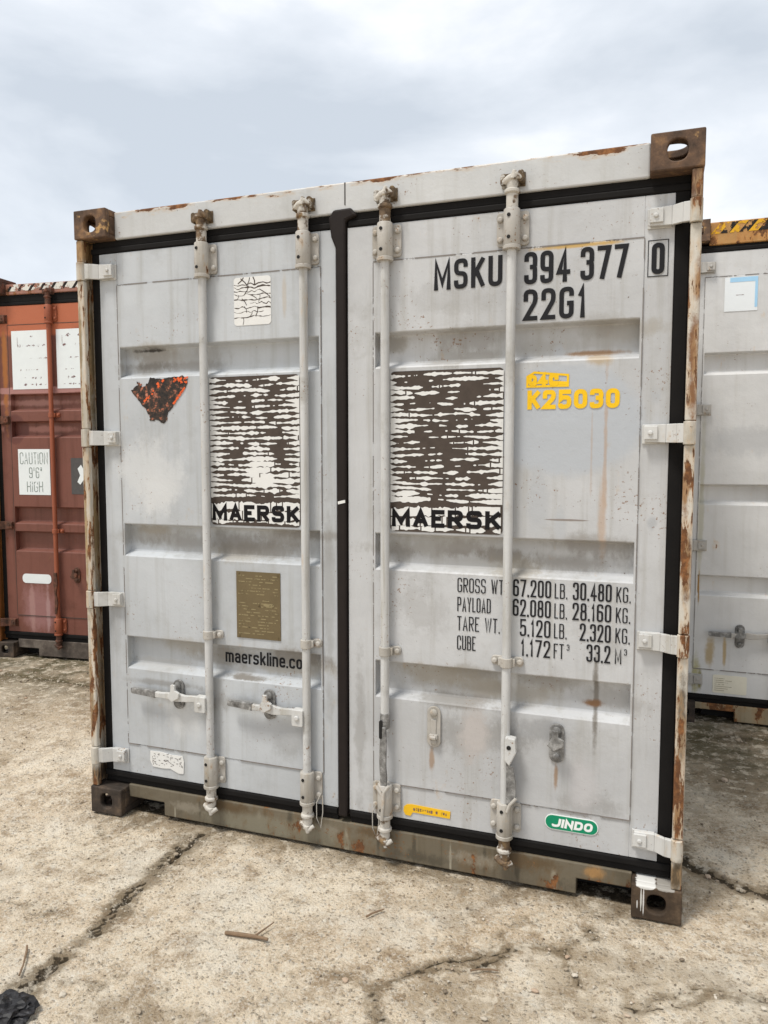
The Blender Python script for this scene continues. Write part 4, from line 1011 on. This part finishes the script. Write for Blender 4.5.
for i in range(len(px)):
    s = min(.0022 * math.exp(rs.randn() * .55), .012)
    if rs.rand() < .03: s *= 2.1
    v = ICO * (1 + .35 * (rs.rand(12, 1) - .5)) * s * np.array([1.2, .9, .6]) * (1 + .4 * (rs.rand(3) - .5))
    a = rs.rand() * 6.28; ca, sa = math.cos(a), math.sin(a)
    v = np.stack([v[:, 0] * ca - v[:, 1] * sa + px[i], v[:, 0] * sa + v[:, 1] * ca + py[i], v[:, 2] + zz[i] + s * .3], -1)
    o = len(vsl) * 12; vsl.append(v); fsl.append(np.array(ICF) + o); csl += [rs.rand()] * 12
me = bpy.data.meshes.new('gravel'); me.from_pydata(np.concatenate(vsl).tolist(), [], np.concatenate(fsl).tolist())
a = me.attributes.new('tone', 'FLOAT', 'POINT'); a.data.foreach_set('value', np.array(csl, dtype=np.float32))
go = bpy.data.objects.new('gravel', me); COL.objects.link(go); go['kind'] = 'stuff'; go['category'] = 'gravel'; go['label'] = 'loose grit and small stones scattered over the cracked concrete'
t = NT('grit'); x = t.n('ShaderNodeAttribute', attribute_name='tone')
me.materials.append(t.fin(t.ramp(x.outputs['Fac'], [(0, (.11, .085, .06)), (.4, (.30, .245, .18)), (.75, (.52, .47, .39)), (1, (.36, .25, .17))]), .9, 0, .2))

# ------------------------------------------------------------------ things lying about
def tagged(o, label, cat, group=None):
    o['label'] = label; o['category'] = cat
    if group: o['group'] = group
    return o
def twig(p, q, r, label, bend=.01, fork=None):
    p, q = Vector((*p, .008)), Vector((*q, .009)); n = 7; pts = []; rad = []
    d = (q - p); s = Vector((-d.y, d.x, 0)).normalized(); rng = random.Random(int(abs(p.x * 1000)))
    for i in range(n):
        t = i / (n - 1); pts.append(p + d * t + s * (bend * math.sin(t * math.pi) + rng.uniform(-.2, .2) * r) + Vector((0, 0, rng.uniform(0, .4) * r))); rad.append(r * rng.uniform(.75, 1.1) * (1 - .25 * t))
    b = MB().tube(pts, rad, 8)
    if fork: b.tube([pts[fork[0]], Vector((*fork[1], .014))], [r * .5, r * .25], 6)
    tagged(b.build('twig', 'stick', None, smooth=True), label, 'twig', 'twigs on the ground')
twig((1.022, -0.554), (1.172, -0.538), 0.0075, 'thick brown stick with a fork, lying below the middle of the white container', 0.003, (4, (1.151, -0.457)))
twig((0.459, -0.825), (0.545, -0.942), 0.004, 'thin twig lying beside the long crack near the black tar lump', 0.004)
twig((1.428, -0.316), (1.472, -0.258), 0.0035, 'short dark twig on the ground nearest the open lever side of the container', 0.004)
twig((1.824, -0.46), (1.905, -0.435), 0.0035, 'small pale twig in the broken concrete at the bottom right', 0.006)

# lump of tar
rng = random.Random(5); bm = bmesh.new(); bmesh.ops.create_icosphere(bm, subdivisions=4, radius=1)
from mathutils import noise as mnoise
for v in bm.verts:
    k = 1 + .35 * mnoise.noise(v.co * 2.1) + .22 * mnoise.noise(v.co * 6) + .10 * mnoise.noise(v.co * 16)
    v.co = Vector((v.co.x * k * .075, v.co.y * k * .060, max(v.co.z, -.25) * k * .030))
me = bpy.data.meshes.new('tar_lump'); bm.to_mesh(me); bm.free(); me.materials.append(M['tar'])
o = bpy.data.objects.new('tar_lump', me); COL.objects.link(o); o.location = (*(0.626, -1.062), .008)
tagged(o, 'black lump of tar at the near end of the long ground crack', 'tar lump')
